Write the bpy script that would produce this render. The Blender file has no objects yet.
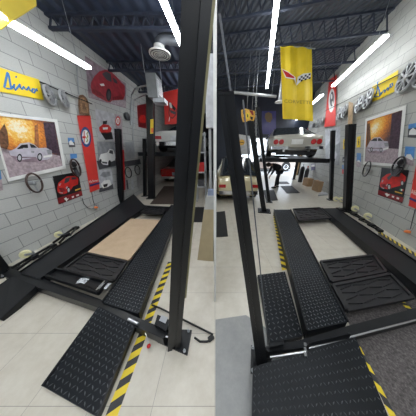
import bpy, bmesh, math, random
from mathutils import Vector, Matrix
random.seed(7)
V = Vector
S = bpy.context.scene
COL = S.collection

# ------------------------------------------------------------------ camera, world, exposure
F, PX, PY, HY, H = 145.0, 215.0, 208.0, 151.0, 1.6
TH = math.atan((PY - HY) / F)
cam = bpy.data.cameras.new('camera'); cam.sensor_width = 36; cam.lens = F / 416 * 36
cam.shift_x = -(PX - 208) / 416; cam.clip_start = 0.02
co = bpy.data.objects.new('camera', cam); COL.objects.link(co)
co.location = (0, 0, H); co.rotation_euler = (math.pi / 2 - TH, 0, 0)
S.camera = co
S.view_settings.view_transform = 'Standard'; S.view_settings.look = 'None'
S.view_settings.gamma = 1; S.view_settings.exposure = 0.85
W = bpy.data.worlds.new('world'); S.world = W; W.use_nodes = True
W.node_tree.nodes['Background'].inputs[0].default_value = (0.80, 0.89, 1.0, 1)
W.node_tree.nodes['Background'].inputs[1].default_value = 2.2
TUBE = 14.0          # emission of the LED tubes

# ------------------------------------------------------------------ measuring helpers
FW = V((0, math.cos(TH), -math.sin(TH))); UP = V((0, math.sin(TH), math.cos(TH))); EYE = V((0, 0, H))
def ray(x, y): return FW + V((1, 0, 0)) * ((x - PX) / F) - UP * ((y - PY) / F)
def G(x, y, z=0.0):
    d = ray(x, y); return EYE + d * ((z - H) / d.z)
def AT(x, y, Y):
    d = ray(x, y); return EYE + d * (Y / d.y)
def hdir(x):
    d = ray(x, HY); d.z = 0; return d.normalized()
def Z(x0, y0, size):
    f = size / 416.0
    return lambda *pts: [(x0 + a * f, y0 + b * f) for a, b in pts]
def on_plane(x, y, a, b, c):
    n = (b - a).cross(c - a); d = ray(x, y); return EYE + d * ((a - EYE).dot(n) / d.dot(n))
class Wall:
    def __init__(s, base, vx, side):
        s.p = G(*base); s.d = hdir(vx); s.n = V((s.d.y, -s.d.x, 0)) * side
    def pt(s, x, y, off=0.0):
        d = ray(x, y); p = s.p + s.n * off
        return EYE + d * ((p - EYE).dot(s.n) / d.dot(s.n))
    def at(s, along, z, off=0.0):
        p = s.p + s.d * along + s.n * off; return V((p.x, p.y, z))
    def s_at_y(s, y): return (y - s.p.y) / s.d.y
WL = Wall((58, 238), 221, 1)
WR = Wall((400, 240), 260, -1)

# ------------------------------------------------------------------ materials
MATS = {}
def nmat(name):
    m = bpy.data.materials.new(name); m.use_nodes = True
    return m, m.node_tree, m.node_tree.nodes['Principled BSDF']
def N(nt, typ, **kw):
    n = nt.nodes.new(typ)
    for k, v in kw.items():
        if k in n.inputs: n.inputs[k].default_value = v
        else: setattr(n, k, v)
    return n
def mat(name, col, rough=0.5, metal=0.0, var=0.12, scale=9.0, emit=0, spec=0.5, coat=0, alpha=1):
    if name in MATS: return MATS[name]
    m, nt, b = nmat(name)
    tc = N(nt, 'ShaderNodeTexCoord'); no = N(nt, 'ShaderNodeTexNoise', Scale=scale, Detail=3.0)
    nt.links.new(tc.outputs['Object'], no.inputs['Vector'])
    rp = nt.nodes.new('ShaderNodeValToRGB'); r = rp.color_ramp
    r.elements[0].position = .3; r.elements[1].position = .7
    r.elements[0].color = [c * (1 - var) for c in col] + [1]
    r.elements[1].color = [min(1, c * (1 + var)) for c in col] + [1]
    nt.links.new(no.outputs['Fac'], rp.inputs[0]); nt.links.new(rp.outputs[0], b.inputs['Base Color'])
    b.inputs['Roughness'].default_value = rough; b.inputs['Metallic'].default_value = metal
    b.inputs['Specular IOR Level'].default_value = spec
    b.inputs['Coat Weight'].default_value = coat
    if emit:
        b.inputs['Emission Color'].default_value = list(col) + [1]; b.inputs['Emission Strength'].default_value = emit
    MATS[name] = m; return m
def block_wall(name, c1, c2, mortar, bw, rh, ou, ov):
    m, nt, b = nmat(name)
    uv = N(nt, 'ShaderNodeUVMap'); mp = N(nt, 'ShaderNodeMapping'); mp.inputs['Location'].default_value = (ou, ov, 0)
    br = N(nt, 'ShaderNodeTexBrick'); I = br.inputs
    I['Color1'].default_value = c1; I['Color2'].default_value = c2; I['Mortar'].default_value = mortar
    I['Scale'].default_value = 1; I['Mortar Size'].default_value = .006; I['Mortar Smooth'].default_value = .3
    I['Brick Width'].default_value = bw; I['Row Height'].default_value = rh
    nt.links.new(uv.outputs[0], mp.inputs[0]); nt.links.new(mp.outputs[0], br.inputs['Vector'])
    no = N(nt, 'ShaderNodeTexNoise', Scale=60.0, Detail=4.0); nt.links.new(mp.outputs[0], no.inputs['Vector'])
    mx = N(nt, 'ShaderNodeMix', data_type='RGBA', blend_type='MULTIPLY'); mx.inputs[0].default_value = .22
    nt.links.new(br.outputs['Color'], mx.inputs[6]); nt.links.new(no.outputs['Fac'], mx.inputs[7])
    nt.links.new(mx.outputs[2], b.inputs['Base Color']); b.inputs['Roughness'].default_value = .62
    bu = N(nt, 'ShaderNodeBump', Strength=.35, Distance=.004); bu.invert = True
    nt.links.new(br.outputs['Fac'], bu.inputs['Height']); nt.links.new(bu.outputs[0], b.inputs['Normal'])
    return m
def tile_floor(name, c1, c2, line, size, rough):
    m, nt, b = nmat(name)
    tc = N(nt, 'ShaderNodeNewGeometry')
    br = N(nt, 'ShaderNodeTexBrick', offset=0.0); I = br.inputs
    I['Color1'].default_value = c1; I['Color2'].default_value = c2; I['Mortar'].default_value = line
    I['Scale'].default_value = 1; I['Mortar Size'].default_value = .0018; I['Brick Width'].default_value = size; I['Row Height'].default_value = size
    nt.links.new(tc.outputs['Position'], br.inputs['Vector'])
    no = N(nt, 'ShaderNodeTexNoise', Scale=7.0, Detail=8.0, Roughness=.7); nt.links.new(tc.outputs['Position'], no.inputs['Vector'])
    rp = nt.nodes.new('ShaderNodeValToRGB'); rp.color_ramp.elements[0].position = .3; rp.color_ramp.elements[1].position = .66
    rp.color_ramp.elements[0].color = (.80, .77, .72, 1); rp.color_ramp.elements[1].color = (1, 1, 1, 1)
    nt.links.new(no.outputs['Fac'], rp.inputs[0])
    mx = N(nt, 'ShaderNodeMix', data_type='RGBA', blend_type='MULTIPLY'); mx.inputs[0].default_value = .75
    nt.links.new(br.outputs['Color'], mx.inputs[6]); nt.links.new(rp.outputs[0], mx.inputs[7])
    nt.links.new(mx.outputs[2], b.inputs['Base Color']); b.inputs['Roughness'].default_value = rough
    return m
def speckle(name, ramp, scale, rough, bump=0.0):
    m, nt, b = nmat(name)
    tc = N(nt, 'ShaderNodeNewGeometry'); no = N(nt, 'ShaderNodeTexNoise', Scale=scale, Detail=8.0, Roughness=.75)
    nt.links.new(tc.outputs['Position'], no.inputs['Vector'])
    rp = nt.nodes.new('ShaderNodeValToRGB'); r = rp.color_ramp
    while len(r.elements) < len(ramp): r.elements.new(.5)
    for e, (p, c) in zip(r.elements, ramp): e.position = p; e.color = list(c) + [1]
    nt.links.new(no.outputs['Fac'], rp.inputs[0]); nt.links.new(rp.outputs[0], b.inputs['Base Color'])
    b.inputs['Roughness'].default_value = rough
    if bump:
        bu = N(nt, 'ShaderNodeBump', Strength=bump, Distance=.01); nt.links.new(no.outputs['Fac'], bu.inputs['Height'])
        nt.links.new(bu.outputs[0], b.inputs['Normal'])
    return m
def deck(name, col, ang, scale, rough=.55):
    m, nt, b = nmat(name)
    tc = N(nt, 'ShaderNodeNewGeometry'); mp = N(nt, 'ShaderNodeMapping'); mp.inputs['Rotation'].default_value = (0, 0, ang)
    nt.links.new(tc.outputs['Position'], mp.inputs[0])
    wv = N(nt, 'ShaderNodeTexWave', Scale=scale, Distortion=0.0); nt.links.new(mp.outputs[0], wv.inputs['Vector'])
    bu = N(nt, 'ShaderNodeBump', Strength=.9, Distance=.05); nt.links.new(wv.outputs['Fac'], bu.inputs['Height'])
    nt.links.new(bu.outputs[0], b.inputs['Normal'])
    no = N(nt, 'ShaderNodeTexNoise', Scale=2.0, Detail=3.0); nt.links.new(tc.outputs['Position'], no.inputs['Vector'])
    rp = nt.nodes.new('ShaderNodeValToRGB'); rp.color_ramp.elements[0].color = [c * .8 for c in col] + [1]; rp.color_ramp.elements[1].color = [c * 1.25 for c in col] + [1]
    nt.links.new(no.outputs['Fac'], rp.inputs[0]); nt.links.new(rp.outputs[0], b.inputs['Base Color']); b.inputs['Roughness'].default_value = rough
    return m
def sunset(name, p, r):
    """printed autumn picture: pale sun between orange trees around the point p"""
    m, nt, b = nmat(name)
    g = N(nt, 'ShaderNodeNewGeometry'); sb = N(nt, 'ShaderNodeVectorMath', operation='DISTANCE'); sb.inputs[1].default_value = p
    nt.links.new(g.outputs['Position'], sb.inputs[0])
    no = N(nt, 'ShaderNodeTexNoise', Scale=30.0, Detail=6.0, Roughness=.7); nt.links.new(g.outputs['Position'], no.inputs['Vector'])
    m1 = N(nt, 'ShaderNodeMath', operation='MULTIPLY'); m1.inputs[1].default_value = 1 / r; nt.links.new(sb.outputs['Value'], m1.inputs[0])
    m2 = N(nt, 'ShaderNodeMath', operation='MULTIPLY_ADD'); m2.inputs[1].default_value = .95; nt.links.new(no.outputs['Fac'], m2.inputs[0])
    m3 = N(nt, 'ShaderNodeMath', operation='ADD'); m3.inputs[1].default_value = -.47; nt.links.new(m1.outputs[0], m3.inputs[0]); nt.links.new(m3.outputs[0], m2.inputs[2])
    rp = nt.nodes.new('ShaderNodeValToRGB'); rr = rp.color_ramp
    for _ in range(4): rr.elements.new(.5)
    for e, (q, c) in zip(rr.elements, [(0.06, (1, .90, .68)), (.22, (1, .62, .12)), (.45, (.80, .27, .04)), (.66, (.42, .14, .05)), (.85, (.16, .075, .065)), (1, (.08, .05, .065))]):
        e.position = q; e.color = list(c) + [1]
    nt.links.new(m2.outputs[0], rp.inputs[0]); nt.links.new(rp.outputs[0], b.inputs['Base Color']); b.inputs['Roughness'].default_value = .3
    return m

BLACK = mat('black_powder_coat', (.007, .008, .010), .36, 0, .2, spec=.35)
BLACK2 = mat('black_satin_steel', (.010, .011, .013), .32, 0, .2, spec=.4)
TREAD = mat('black_tread_plate', (.008, .010, .013), .42, 0, .25, 3, spec=.22)
LUG = mat('worn_tread_lugs', (.10, .108, .115), .28, .35, .2, 3)
RUB = mat('black_rubber', (.013, .013, .014), .6, 0, .2)
PLASTIC = mat('black_tray_plastic', (.017, .017, .019), .42, 0, .2)
STEEL = mat('bright_steel', (.55, .56, .58), .28, .9, .1)
GALV = mat('galvanized', (.42, .44, .46), .45, .6, .12)
CHROME = mat('chrome', (.75, .76, .78), .12, 1, .05)
WHITE = mat('white_paint', (.80, .80, .78), .5, 0, .04)
GREYP = mat('grey_paint', (.40, .42, .43), .5, 0, .08)
YEL = mat('hazard_yellow', (.82, .62, .03), .45, 0, .1)
HBLK = mat('hazard_black', (.03, .03, .035), .5, 0, .2)
BANNERY = mat('banner_yellow', (.86, .62, .02), .55, 0, .08, 3)
BANNERR = mat('banner_red', (.72, .045, .035), .5, 0, .08, 3)
REDP = mat('red_gloss', (.55, .02, .02), .25, 0, .15, coat=.5)
BLUEI = mat('blue_ink', (.02, .16, .50), .5)
WOOD = mat('wood_plaque', (.16, .085, .045), .5, 0, .35, 25)
WOODL = mat('pale_timber', (.45, .31, .17), .55, 0, .25, 15)
CARD = mat('cardboard', (.42, .27, .15), .8, 0, .1)
INK = mat('print_black', (.012, .012, .014), .3)
INKD = mat('print_dark_grey', (.07, .07, .08), .35)
INKG = mat('print_grey', (.30, .31, .33), .35, 0, .25, 8)
INKL = mat('print_light_grey', (.52, .53, .56), .35, 0, .2, 8)
INKW = mat('print_white', (.82, .82, .80), .4, 0, .05)
INKR = mat('print_red', (.62, .03, .025), .3, 0, .2, 12)
INKDR = mat('print_dark_red', (.25, .02, .025), .3, 0, .3, 18)
INKB = mat('print_sky_blue', (.10, .28, .62), .3, 0, .2)
INKPK = mat('print_dusty_lilac', (.42, .34, .37), .35, 0, .3, 25)
INKMV = mat('print_mauve', (.30, .22, .26), .35, 0, .35, 9)
SILV = mat('print_silver_lilac', (.55, .52, .60), .3, 0, .15, 12)
NAVYI = mat('print_navy', (.03, .03, .16), .35)
GOLD = mat('gold', (.75, .42, .06), .45, 0, .25, 20)
CREAMW = mat('cream_wheel', (.80, .76, .46), .4, 0, .06)
ORANGE = mat('orange_plug', (.85, .22, .05), .4)
GLASS = mat('dark_car_glass', (.02, .025, .03), .08, 0, .1, spec=.8)
TAIL = mat('tail_lamp_red', (.50, .015, .02), .15, 0, .1, coat=1)
PAINTS = mat('silver_car_paint', (.50, .48, .42), .28, .35, .05, coat=1)
PAINTW = mat('white_car_paint', (.68, .68, .66), .25, .1, .05, coat=1)
PAINTC = mat('cream_car_paint', (.74, .66, .42), .3, 0, .05, coat=1)
PAINTR = mat('red_car_paint', (.55, .015, .015), .2, 0, .08, coat=1)
PAINTT = mat('tan_car_paint', (.52, .42, .36), .35, .1, .06, coat=1)
TAN = mat('tan_bin_plastic', (.36, .29, .17), .6, 0, .06)
PLY = None
LED = mat('led_diffuser', (.93, .97, 1.0), .4, 0, 0, emit=TUBE)

# ------------------------------------------------------------------ mesh builder
LOC = {}
class MB:
    def __init__(s): s.v = []; s.f = []; s.m = []; s.mats = []; s.uvs = None
    def mi(s, m):
        if m not in s.mats: s.mats.append(m)
        return s.mats.index(m)
    def add(s, vs, fs, m):
        k = len(s.v); s.v += [V(p) for p in vs]; i = s.mi(m)
        for f in fs: s.f.append([k + a for a in f]); s.m.append(i)
    def hexa(s, a, b, m):
        n = len(a)
        s.add(list(a) + list(b), [list(range(n))[::-1], list(range(n, 2 * n))] + [[i, (i + 1) % n, n + (i + 1) % n, n + i] for i in range(n)], m)
    def prism(s, pts, vec, m): s.hexa([V(p) for p in pts], [V(p) + V(vec) for p in pts], m)
    def slab(s, top, t, m): s.prism(top, (0, 0, -t), m)
    def box(s, c, sz, m, rot=0.0, R=None):
        R = R or Matrix.Rotation(rot, 3, 'Z'); c = V(c); x, y, z = [a / 2 for a in sz]
        q = lambda zz: [c + R @ V(p) for p in ((-x, -y, zz), (x, -y, zz), (x, y, zz), (-x, y, zz))]
        s.hexa(q(-z), q(z), m)
    def bar(s, a, b, w, h, m):
        a, b = V(a), V(b); d = (b - a).normalized(); u = V((0, 0, 1)) if abs(d.z) < .95 else V((1, 0, 0))
        r = d.cross(u).normalized(); u = r.cross(d)
        q = lambda p: [p - r * w / 2 - u * h / 2, p + r * w / 2 - u * h / 2, p + r * w / 2 + u * h / 2, p - r * w / 2 + u * h / 2]
        s.hexa(q(a), q(b), m)
    def tube(s, pts, r, m, n=8, closed=False):
        pts = [V(p) for p in pts]; k = len(pts); rings = []; last = None
        for i, p in enumerate(pts):
            if closed: d = pts[(i + 1) % k] - pts[i - 1]
            else: d = pts[min(i + 1, k - 1)] - pts[max(i - 1, 0)]
            d.normalize()
            if last is None:
                u = V((0, 0, 1)) if abs(d.z) < .9 else V((1, 0, 0)); last = d.cross(u).normalized()
            last = (last - d * last.dot(d)).normalized(); b = d.cross(last)
            rr = r[i] if isinstance(r, (list, tuple)) else r
            rings.append([p + (last * math.cos(2 * math.pi * j / n) + b * math.sin(2 * math.pi * j / n)) * rr for j in range(n)])
        fs = []
        for i in range(k if closed else k - 1):
            a, c = i * n, ((i + 1) % k) * n
            fs += [[a + j, a + (j + 1) % n, c + (j + 1) % n, c + j] for j in range(n)]
        if not closed: fs += [list(range(n))[::-1], [(k - 1) * n + j for j in range(n)]]
        s.add([p for g in rings for p in g], fs, m)
    def lathe(s, prof, o, ax, m, n=20, cap=True):
        o, ax = V(o), V(ax).normalized(); u = ax.cross(V((0, 0, 1)) if abs(ax.z) < .9 else V((1, 0, 0))).normalized(); w = ax.cross(u)
        vs = [o + ax * h + (u * math.cos(2 * math.pi * j / n) + w * math.sin(2 * math.pi * j / n)) * max(r, 1e-4) for r, h in prof for j in range(n)]
        fs = [[i * n + j, i * n + (j + 1) % n, (i + 1) * n + (j + 1) % n, (i + 1) * n + j] for i in range(len(prof) - 1) for j in range(n)]
        if cap: fs += [list(range(n))[::-1], [(len(prof) - 1) * n + j for j in range(n)]]
        s.add(vs, fs, m)
    def ring(s, c, ax, R, r, m, n=28, k=8, sq=1.0):
        c, ax = V(c), V(ax).normalized(); u = ax.cross(V((0, 0, 1)) if abs(ax.z) < .9 else V((1, 0, 0))).normalized(); w = ax.cross(u)
        s.tube([c + (u * math.cos(2 * math.pi * j / n) + w * math.sin(2 * math.pi * j / n)) * R for j in range(n)], r, m, k, True)
    def ball(s, c, r, m, sc=(1, 1, 1), n=12):
        c = V(c); prof = [(math.sin(math.pi * i / n), -math.cos(math.pi * i / n)) for i in range(n + 1)]
        vs = [c + V((max(a, 1e-4) * math.cos(2 * math.pi * j / n) * sc[0], max(a, 1e-4) * math.sin(2 * math.pi * j / n) * sc[1], h * sc[2])) * r for a, h in prof for j in range(n)]
        s.add(vs, [[i * n + j, i * n + (j + 1) % n, (i + 1) * n + (j + 1) % n, (i + 1) * n + j] for i in range(n) for j in range(n)], m)
    def build(s, name, parent=None, smooth=False, origin=None, loc=None):
        if parent is not None: o0 = LOC[parent.name]
        elif origin is not None: o0 = V(origin)
        else:
            xs = [p.x for p in s.v]; ys = [p.y for p in s.v]; o0 = V(((min(xs) + max(xs)) / 2, (min(ys) + max(ys)) / 2, min(p.z for p in s.v)))
        me = bpy.data.meshes.new(name); me.from_pydata([tuple(p - o0) for p in s.v], [], s.f)
        for m in s.mats: me.materials.append(m)
        me.polygons.foreach_set('material_index', s.m)
        if s.uvs:
            ul = me.uv_layers.new(name='UVMap')
            for l in me.loops: ul.data[l.index].uv = s.uvs[l.vertex_index]
        bm = bmesh.new(); bm.from_mesh(me); bmesh.ops.recalc_face_normals(bm, faces=bm.faces); bm.to_mesh(me); bm.free()
        if smooth:
            me.polygons.foreach_set('use_smooth', [True] * len(me.polygons))
            try: me.set_sharp_from_angle(angle=math.radians(38))
            except Exception: pass
        me.update()
        o = bpy.data.objects.new(name, me); COL.objects.link(o)
        LOC[o.name] = o0
        if parent is not None: o.parent = parent
        else: o.location = o0
        return o
def tag(o, label, cat, group=None):
    o['label'] = label; o['category'] = cat
    if group: o['group'] = group
    return o
def thing(name, label, cat, loc, group=None):
    o = bpy.data.objects.new(name, None); COL.objects.link(o); o.location = loc; o.empty_display_size = .1
    LOC[o.name] = V(loc); return tag(o, label, cat, group)
def struct(name, mb, smooth=False):
    o = mb.build(name, smooth=smooth); o['kind'] = 'structure'; return o
def solo(name, mb, label, cat, group=None, smooth=False): return tag(mb.build(name, None, smooth), label, cat, group)
def part(name, mb, parent, label=None, smooth=False):
    o = mb.build(name, parent, smooth)
    if label: o['label'] = label
    return o
def bil(q):
    a, b, c, d = [V(p) for p in q]
    return lambda u, v: (a * (1 - u) + b * u) * (1 - v) + (d * (1 - u) + c * u) * v
def text_faces(body):
    cu = bpy.data.curves.new('lettering', 'FONT'); cu.body = body; cu.resolution_u = 2
    o = bpy.data.objects.new('lettering', cu); COL.objects.link(o)
    dg = bpy.context.evaluated_depsgraph_get(); me = o.evaluated_get(dg).to_mesh()
    vs = [(v.co.x, v.co.y) for v in me.vertices]; fs = [list(p.vertices) for p in me.polygons]
    o.evaluated_get(dg).to_mesh_clear(); bpy.data.objects.remove(o); bpy.data.curves.remove(cu)
    x0 = min(a for a, b in vs); x1 = max(a for a, b in vs); y0 = min(b for a, b in vs); y1 = max(b for a, b in vs)
    return [((a - x0) / (x1 - x0), (b - y0) / (y1 - y0)) for a, b in vs], fs
def lettering(mb, body, quad, m):
    vs, fs = text_faces(body); f = bil(quad); mb.add([f(u, 1 - v) for u, v in vs], fs, m)
# wall pictures
def wpanel(mb, w, q, t, m, o0=.004): mb.hexa([w.pt(*p, o0) for p in q], [w.pt(*p, t) for p in q], m)
def wpoly(mb, w, pts, off, m): mb.add([w.pt(*p, off) for p in pts], [list(range(len(pts)))], m)
def wdisc(mb, w, c, rx, ry, off, m, n=18, rot=0):
    ca, sa = math.cos(rot), math.sin(rot)
    wpoly(mb, w, [(c[0] + rx * math.cos(t) * ca - ry * math.sin(t) * sa, c[1] + rx * math.cos(t) * sa + ry * math.sin(t) * ca) for t in [2 * math.pi * i / n for i in range(n)]], off, m)
def wstroke(mb, w, pts, off, r, m): mb.tube([w.pt(*p, off) for p in pts], r, m, 6)
def inset(q, k):
    cx = sum(p[0] for p in q) / 4; cy = sum(p[1] for p in q) / 4
    return [(cx + (x - cx) * k, cy + (y - cy) * k) for x, y in q]
# tread plate lugs on a quad (a,b,c,d)
def lugs(mb, q, m, pitch=.034, h=.004):
    f = bil(q); a, b, c, d = [V(p) for p in q]
    nu = max(3, int((b - a).length / pitch)); nv = max(3, int((d - a).length / pitch))
    nu, nv = min(nu, 36), min(nv, 110)
    eu = (b - a).normalized(); ev = (d - a).normalized(); up = eu.cross(ev).normalized()
    if up.z < 0: up = -up
    vs = []; fs = []
    for i in range(nu):
        for j in range(nv):
            p = f((i + .5) / nu, (j + .5) / nv)
            s = 1 if (i + j) % 2 else -1
            dr = (eu + ev * s).normalized() * pitch * .42; pr = (eu - ev * s).normalized() * pitch * .13
            k = len(vs); e = up * .0003
            vs += [p - dr + e, p + pr + e, p + dr + e, p - pr + e, p + up * h - dr * .45, p + up * h + dr * .45]
            fs += [[k, k + 1, k + 5, k + 4], [k + 1, k + 2, k + 5], [k + 2, k + 3, k + 4, k + 5], [k + 3, k, k + 4]]
    mb.add(vs, fs, m)
def stripes(mb, l0, l1, r0, r1, n, z=.003, skew=.55):
    """hazard stripes between the left edge l0-l1 and the right edge r0-r1"""
    l0, l1, r0, r1 = [V(p) for p in (l0, l1, r0, r1)]
    cl = lambda t: min(1, max(0, t))
    for i in range(-1, n + 1):
        t0, t1 = i / n, (i + 1) / n; k = skew / n
        q = [l0.lerp(l1, cl(t0)), l0.lerp(l1, cl(t1)), r0.lerp(r1, cl(t1 + k * 1.6)), r0.lerp(r1, cl(t0 + k * 1.6))]
        q = [V((p.x, p.y, z)) for p in q]
        if (q[0] - q[1]).length < 1e-4 and (q[2] - q[3]).length < 1e-4: continue
        mb.slab(q, z - .0005, YEL if i % 2 else HBLK)

# ================================================================== STRUCTURE
LC, RC = 3.9, 4.8
WALLM_L = block_wall('painted_block_left', (.56, .57, .555, 1), (.59, .60, .585, 1), (.27, .28, .28, 1), .40, .20, .08, .06)
WALLM_R = block_wall('painted_block_right', (.52, .525, .495, 1), (.56, .56, .53, 1), (.25, .255, .25, 1), .42, .21, .1, .02)
FL_L = tile_floor('cream_vinyl_tile', (.64, .60, .52, 1), (.66, .62, .54, 1), (.36, .33, .29, 1), .42, .32)
FL_R = tile_floor('pale_vinyl_tile', (.63, .59, .51, 1), (.65, .615, .535, 1), (.38, .36, .32, 1), .42, .28)
CEILM_L = deck('dark_blue_deck', (.035, .047, .082), 0, 1.3)
CEILM_R = deck('dark_slate_deck', (.042, .050, .068), math.radians(-16), 2.2)
JOIST = mat('dark_joist_paint', (.034, .043, .070), .6, 0, .2)
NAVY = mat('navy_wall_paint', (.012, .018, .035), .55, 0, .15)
CONC = speckle('grey_concrete', [(.25, (.24, .245, .245)), (.75, (.34, .34, .33))], 9, .5)
CARPET = speckle('rough_grey_brown_mat', [(.34, (.035, .031, .031)), (.5, (.095, .084, .082)), (.68, (.20, .18, .175))], 55, .9, .5)
YB = 13.0      # back of the left bay
YR = 10.4      # front wall of the right bay

def wall_slab(w, s0, s1, h, m, t=.15):
    mb = MB(); q = [w.at(s0, 0), w.at(s1, 0), w.at(s1, h), w.at(s0, h)]
    mb.hexa(q, [p - w.n * t for p in q], m)
    mb.uvs = [(s0, 0), (s1, 0), (s1, h), (s0, h)] * 2
    return mb
sl0, sl1 = WL.s_at_y(-2.2), WL.s_at_y(YB)
sr0, sr1 = WR.s_at_y(-2.2), WR.s_at_y(YR)
struct('wall_left', wall_slab(WL, sl0, sl1, LC, WALLM_L))
struct('wall_right', wall_slab(WR, sr0, sr1, RC, WALLM_R))
mb = MB(); mb.box((0, (1.15 + YB) / 2, 2.4), (.022, YB - 1.15, 4.8), WHITE); struct('wall_partition', mb)
a, b = WL.at(sl0, 0), WL.at(sl1, 0)
mb = MB(); mb.slab([(a.x - .1, a.y, 0), (0, a.y, 0), (0, YB, 0), (b.x - .1, YB, 0)], .12, FL_L); struct('floor_left', mb)
mb = MB(); mb.prism([(a.x - .1, a.y, LC), (-.0, a.y, LC), (-.0, YB, LC), (b.x - .1, YB, LC)], (0, 0, .15), CEILM_L); struct('ceiling_left', mb)
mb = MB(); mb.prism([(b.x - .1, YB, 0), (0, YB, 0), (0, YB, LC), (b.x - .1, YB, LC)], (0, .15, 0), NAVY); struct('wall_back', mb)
a, b = WR.at(sr0, 0), WR.at(sr1, 0)
mb = MB(); mb.slab([(0, -2.2, 0), (a.x + .1, -2.2, 0), (b.x + .1, YR + .15, 0), (0, YR + .15, 0)], .12, FL_R); struct('floor_right', mb)
mb = MB(); mb.prism([(0, -2.2, RC), (a.x + .1, -2.2, RC), (b.x + .1, YR + .15, RC), (0, YR + .15, RC)], (0, 0, .15), CEILM_R); struct('ceiling_right', mb)
mb = MB(); mb.prism([(-3.6, -2.2, 0), (3.2, -2.2, 0), (3.2, -2.2, RC), (-3.6, -2.2, RC)], (0, -.15, 0), mat('rear_wall_grey', (.30, .31, .33), .7)); struct('wall_rear', mb)
# front wall of the right bay with the open roll-up door
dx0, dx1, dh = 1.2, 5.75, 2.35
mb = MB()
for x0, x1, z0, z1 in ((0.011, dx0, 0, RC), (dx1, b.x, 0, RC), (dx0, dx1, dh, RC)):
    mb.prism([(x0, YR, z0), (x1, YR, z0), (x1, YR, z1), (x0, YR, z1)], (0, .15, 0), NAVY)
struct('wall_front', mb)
mb = MB()
for x in (dx0, dx1): mb.box((x, YR - .01, dh / 2), (.1, .06, dh), WOODL if x > 3 else WHITE)
mb.box(((dx0 + dx1) / 2, YR - .01, dh + .03), (dx1 - dx0, .06, .08), GALV); struct('door_1', mb)
mb = MB(); mb.slab([(-6, YR + .15, -.01), (16, YR + .15, -.01), (22, 40, -.01), (-8, 40, -.01)], .1, speckle('pale_asphalt', [(.3, (.5, .5, .5)), (.7, (.62, .62, .62))], 6, .8)); struct('ground', mb)

# floor patches of the right bay
mb = MB(); mb.slab([G(215.5, 319.5, .002), G(246, 315, .002), G(300, 350, .002), G(300, 430, .002), G(215.5, 440, .002)], .0018, CONC); struct('floor_concrete', mb)
mb = MB(); mb.slab([G(*p, .004) for p in ((331, 285), (380, 262), (378, 231.5), (398, 243), (414, 253), (470, 290), (560, 400), (470, 500), (396, 416), (355, 336))], .0035, CARPET)
solo('floor_mat', mb, 'rough grey-brown carpet strip on the floor beside the lift and under the trays', 'carpet')

# ceiling joists
def joist(a, b, h, n):
    mb = MB(); a, b = V(a), V(b); dz = V((0, 0, h))
    mb.bar(a, b, .07, .04, JOIST); mb.bar(a + dz, b + dz, .07, .04, JOIST)
    for i in range(n):
        p, q = a.lerp(b, i / n), a.lerp(b, (i + .5) / n); r = a.lerp(b, (i + 1) / n)
        mb.bar(p, q + dz, .022, .022, JOIST); mb.bar(q + dz, r, .022, .022, JOIST)
    return mb
for k, y in enumerate((2.2, 3.7, 5.2, 6.8, 8.4, 10.2)):
    xw = WL.at(WL.s_at_y(y), 0).x
    o = struct('trim_%d' % (k + 1), joist((xw + .01, y, LC - .20), (-.02, y, LC - .20), .18, 16))
for k, y in enumerate((2.4, 3.5, 4.7, 5.9, 7.2, 8.6)):
    xw = WR.at(WR.s_at_y(y - .9), 0).x
    o = struct('trim_%d' % (k + 7), joist((.02, y, RC - .42), (xw - .02, y - .9, RC - .42), .4, 16))

# ================================================================== LIGHTS (LED tubes)
def led(a, b, label, ceil, w=.09):
    a, b = V(a), V(b); t = thing('ceiling_light', label, 'light', (a + b) / 2, 'LED tube lights under the ceilings'); d = (b - a).normalized()
    m = MB(); m.bar(a, b, w, .035, LED); part('diffuser', m, t)
    m = MB(); u = V((0, 0, .03)); m.bar(a + u, b + u, w * .8, .025, WHITE); part('housing', m, t)
    for f in (.12, .88):
        p = a.lerp(b, f) + u; m = MB(); m.tube([p, (p.x, p.y, ceil)], .004, GALV, 5); part('hanger_wire', m, t)
    return t
p, q = G(0, 17, 3.0), G(89, 68, 3.0); led(p + (p - q) * .5, q, 'white LED tube hanging along the block wall above the yellow banner', LC)
p, q = G(163, 0, 3.5), G(183, 48, 3.5); led(p + (p - q) * 3.6, q, 'white LED tube in the middle of the ceiling near the air vent', LC)
p, q = G(206, 79, 3.4), G(210, 97, 3.4); led(p, q, 'short white LED tube seen behind the big left post', LC)
p, q = G(277, 0, 4.2), G(267, 88, 4.2); led(p + (p - q) * .75, q, 'long white LED tube left of the hanging yellow banner', RC, .10)
p, q = G(386, 36, 3.8), G(333, 86, 3.8); led(p, q, 'white LED tube along the top of the right block wall', RC, .10)
p, q = G(322, 95, 3.55), G(305, 110, 3.55); led(p, q, 'white LED tube between the red wall banner and the yellow hanging banner', RC, .10)
p, q = G(301, 116, 3.4), G(292, 123.5, 3.4); led(p, q, 'farthest white LED tube, just above the silver car', RC, .10)
for x, lab in ((-2.15, 'added white LED tube, out of view, over the near end of the left ramps'), (-.8, 'added white LED tube, out of view, over the leaning left post'), (.9, 'added white LED tube, out of view, over the leaning right post'), (2.3, 'added white LED tube, out of view, over the near end of the right lift')):
    led((x, -1.7, 3.55), (x, .9, 3.55), lab, LC if x < 0 else RC, .10)  # unseen tubes added overhead to brighten the near floor
led((-.72, 5.6, 3.5), (-.72, 7.2, 3.5), 'added white LED tube at the back of the left bay over the white car', LC, .09)  # extra tube added to light the back of the left bay

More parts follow.
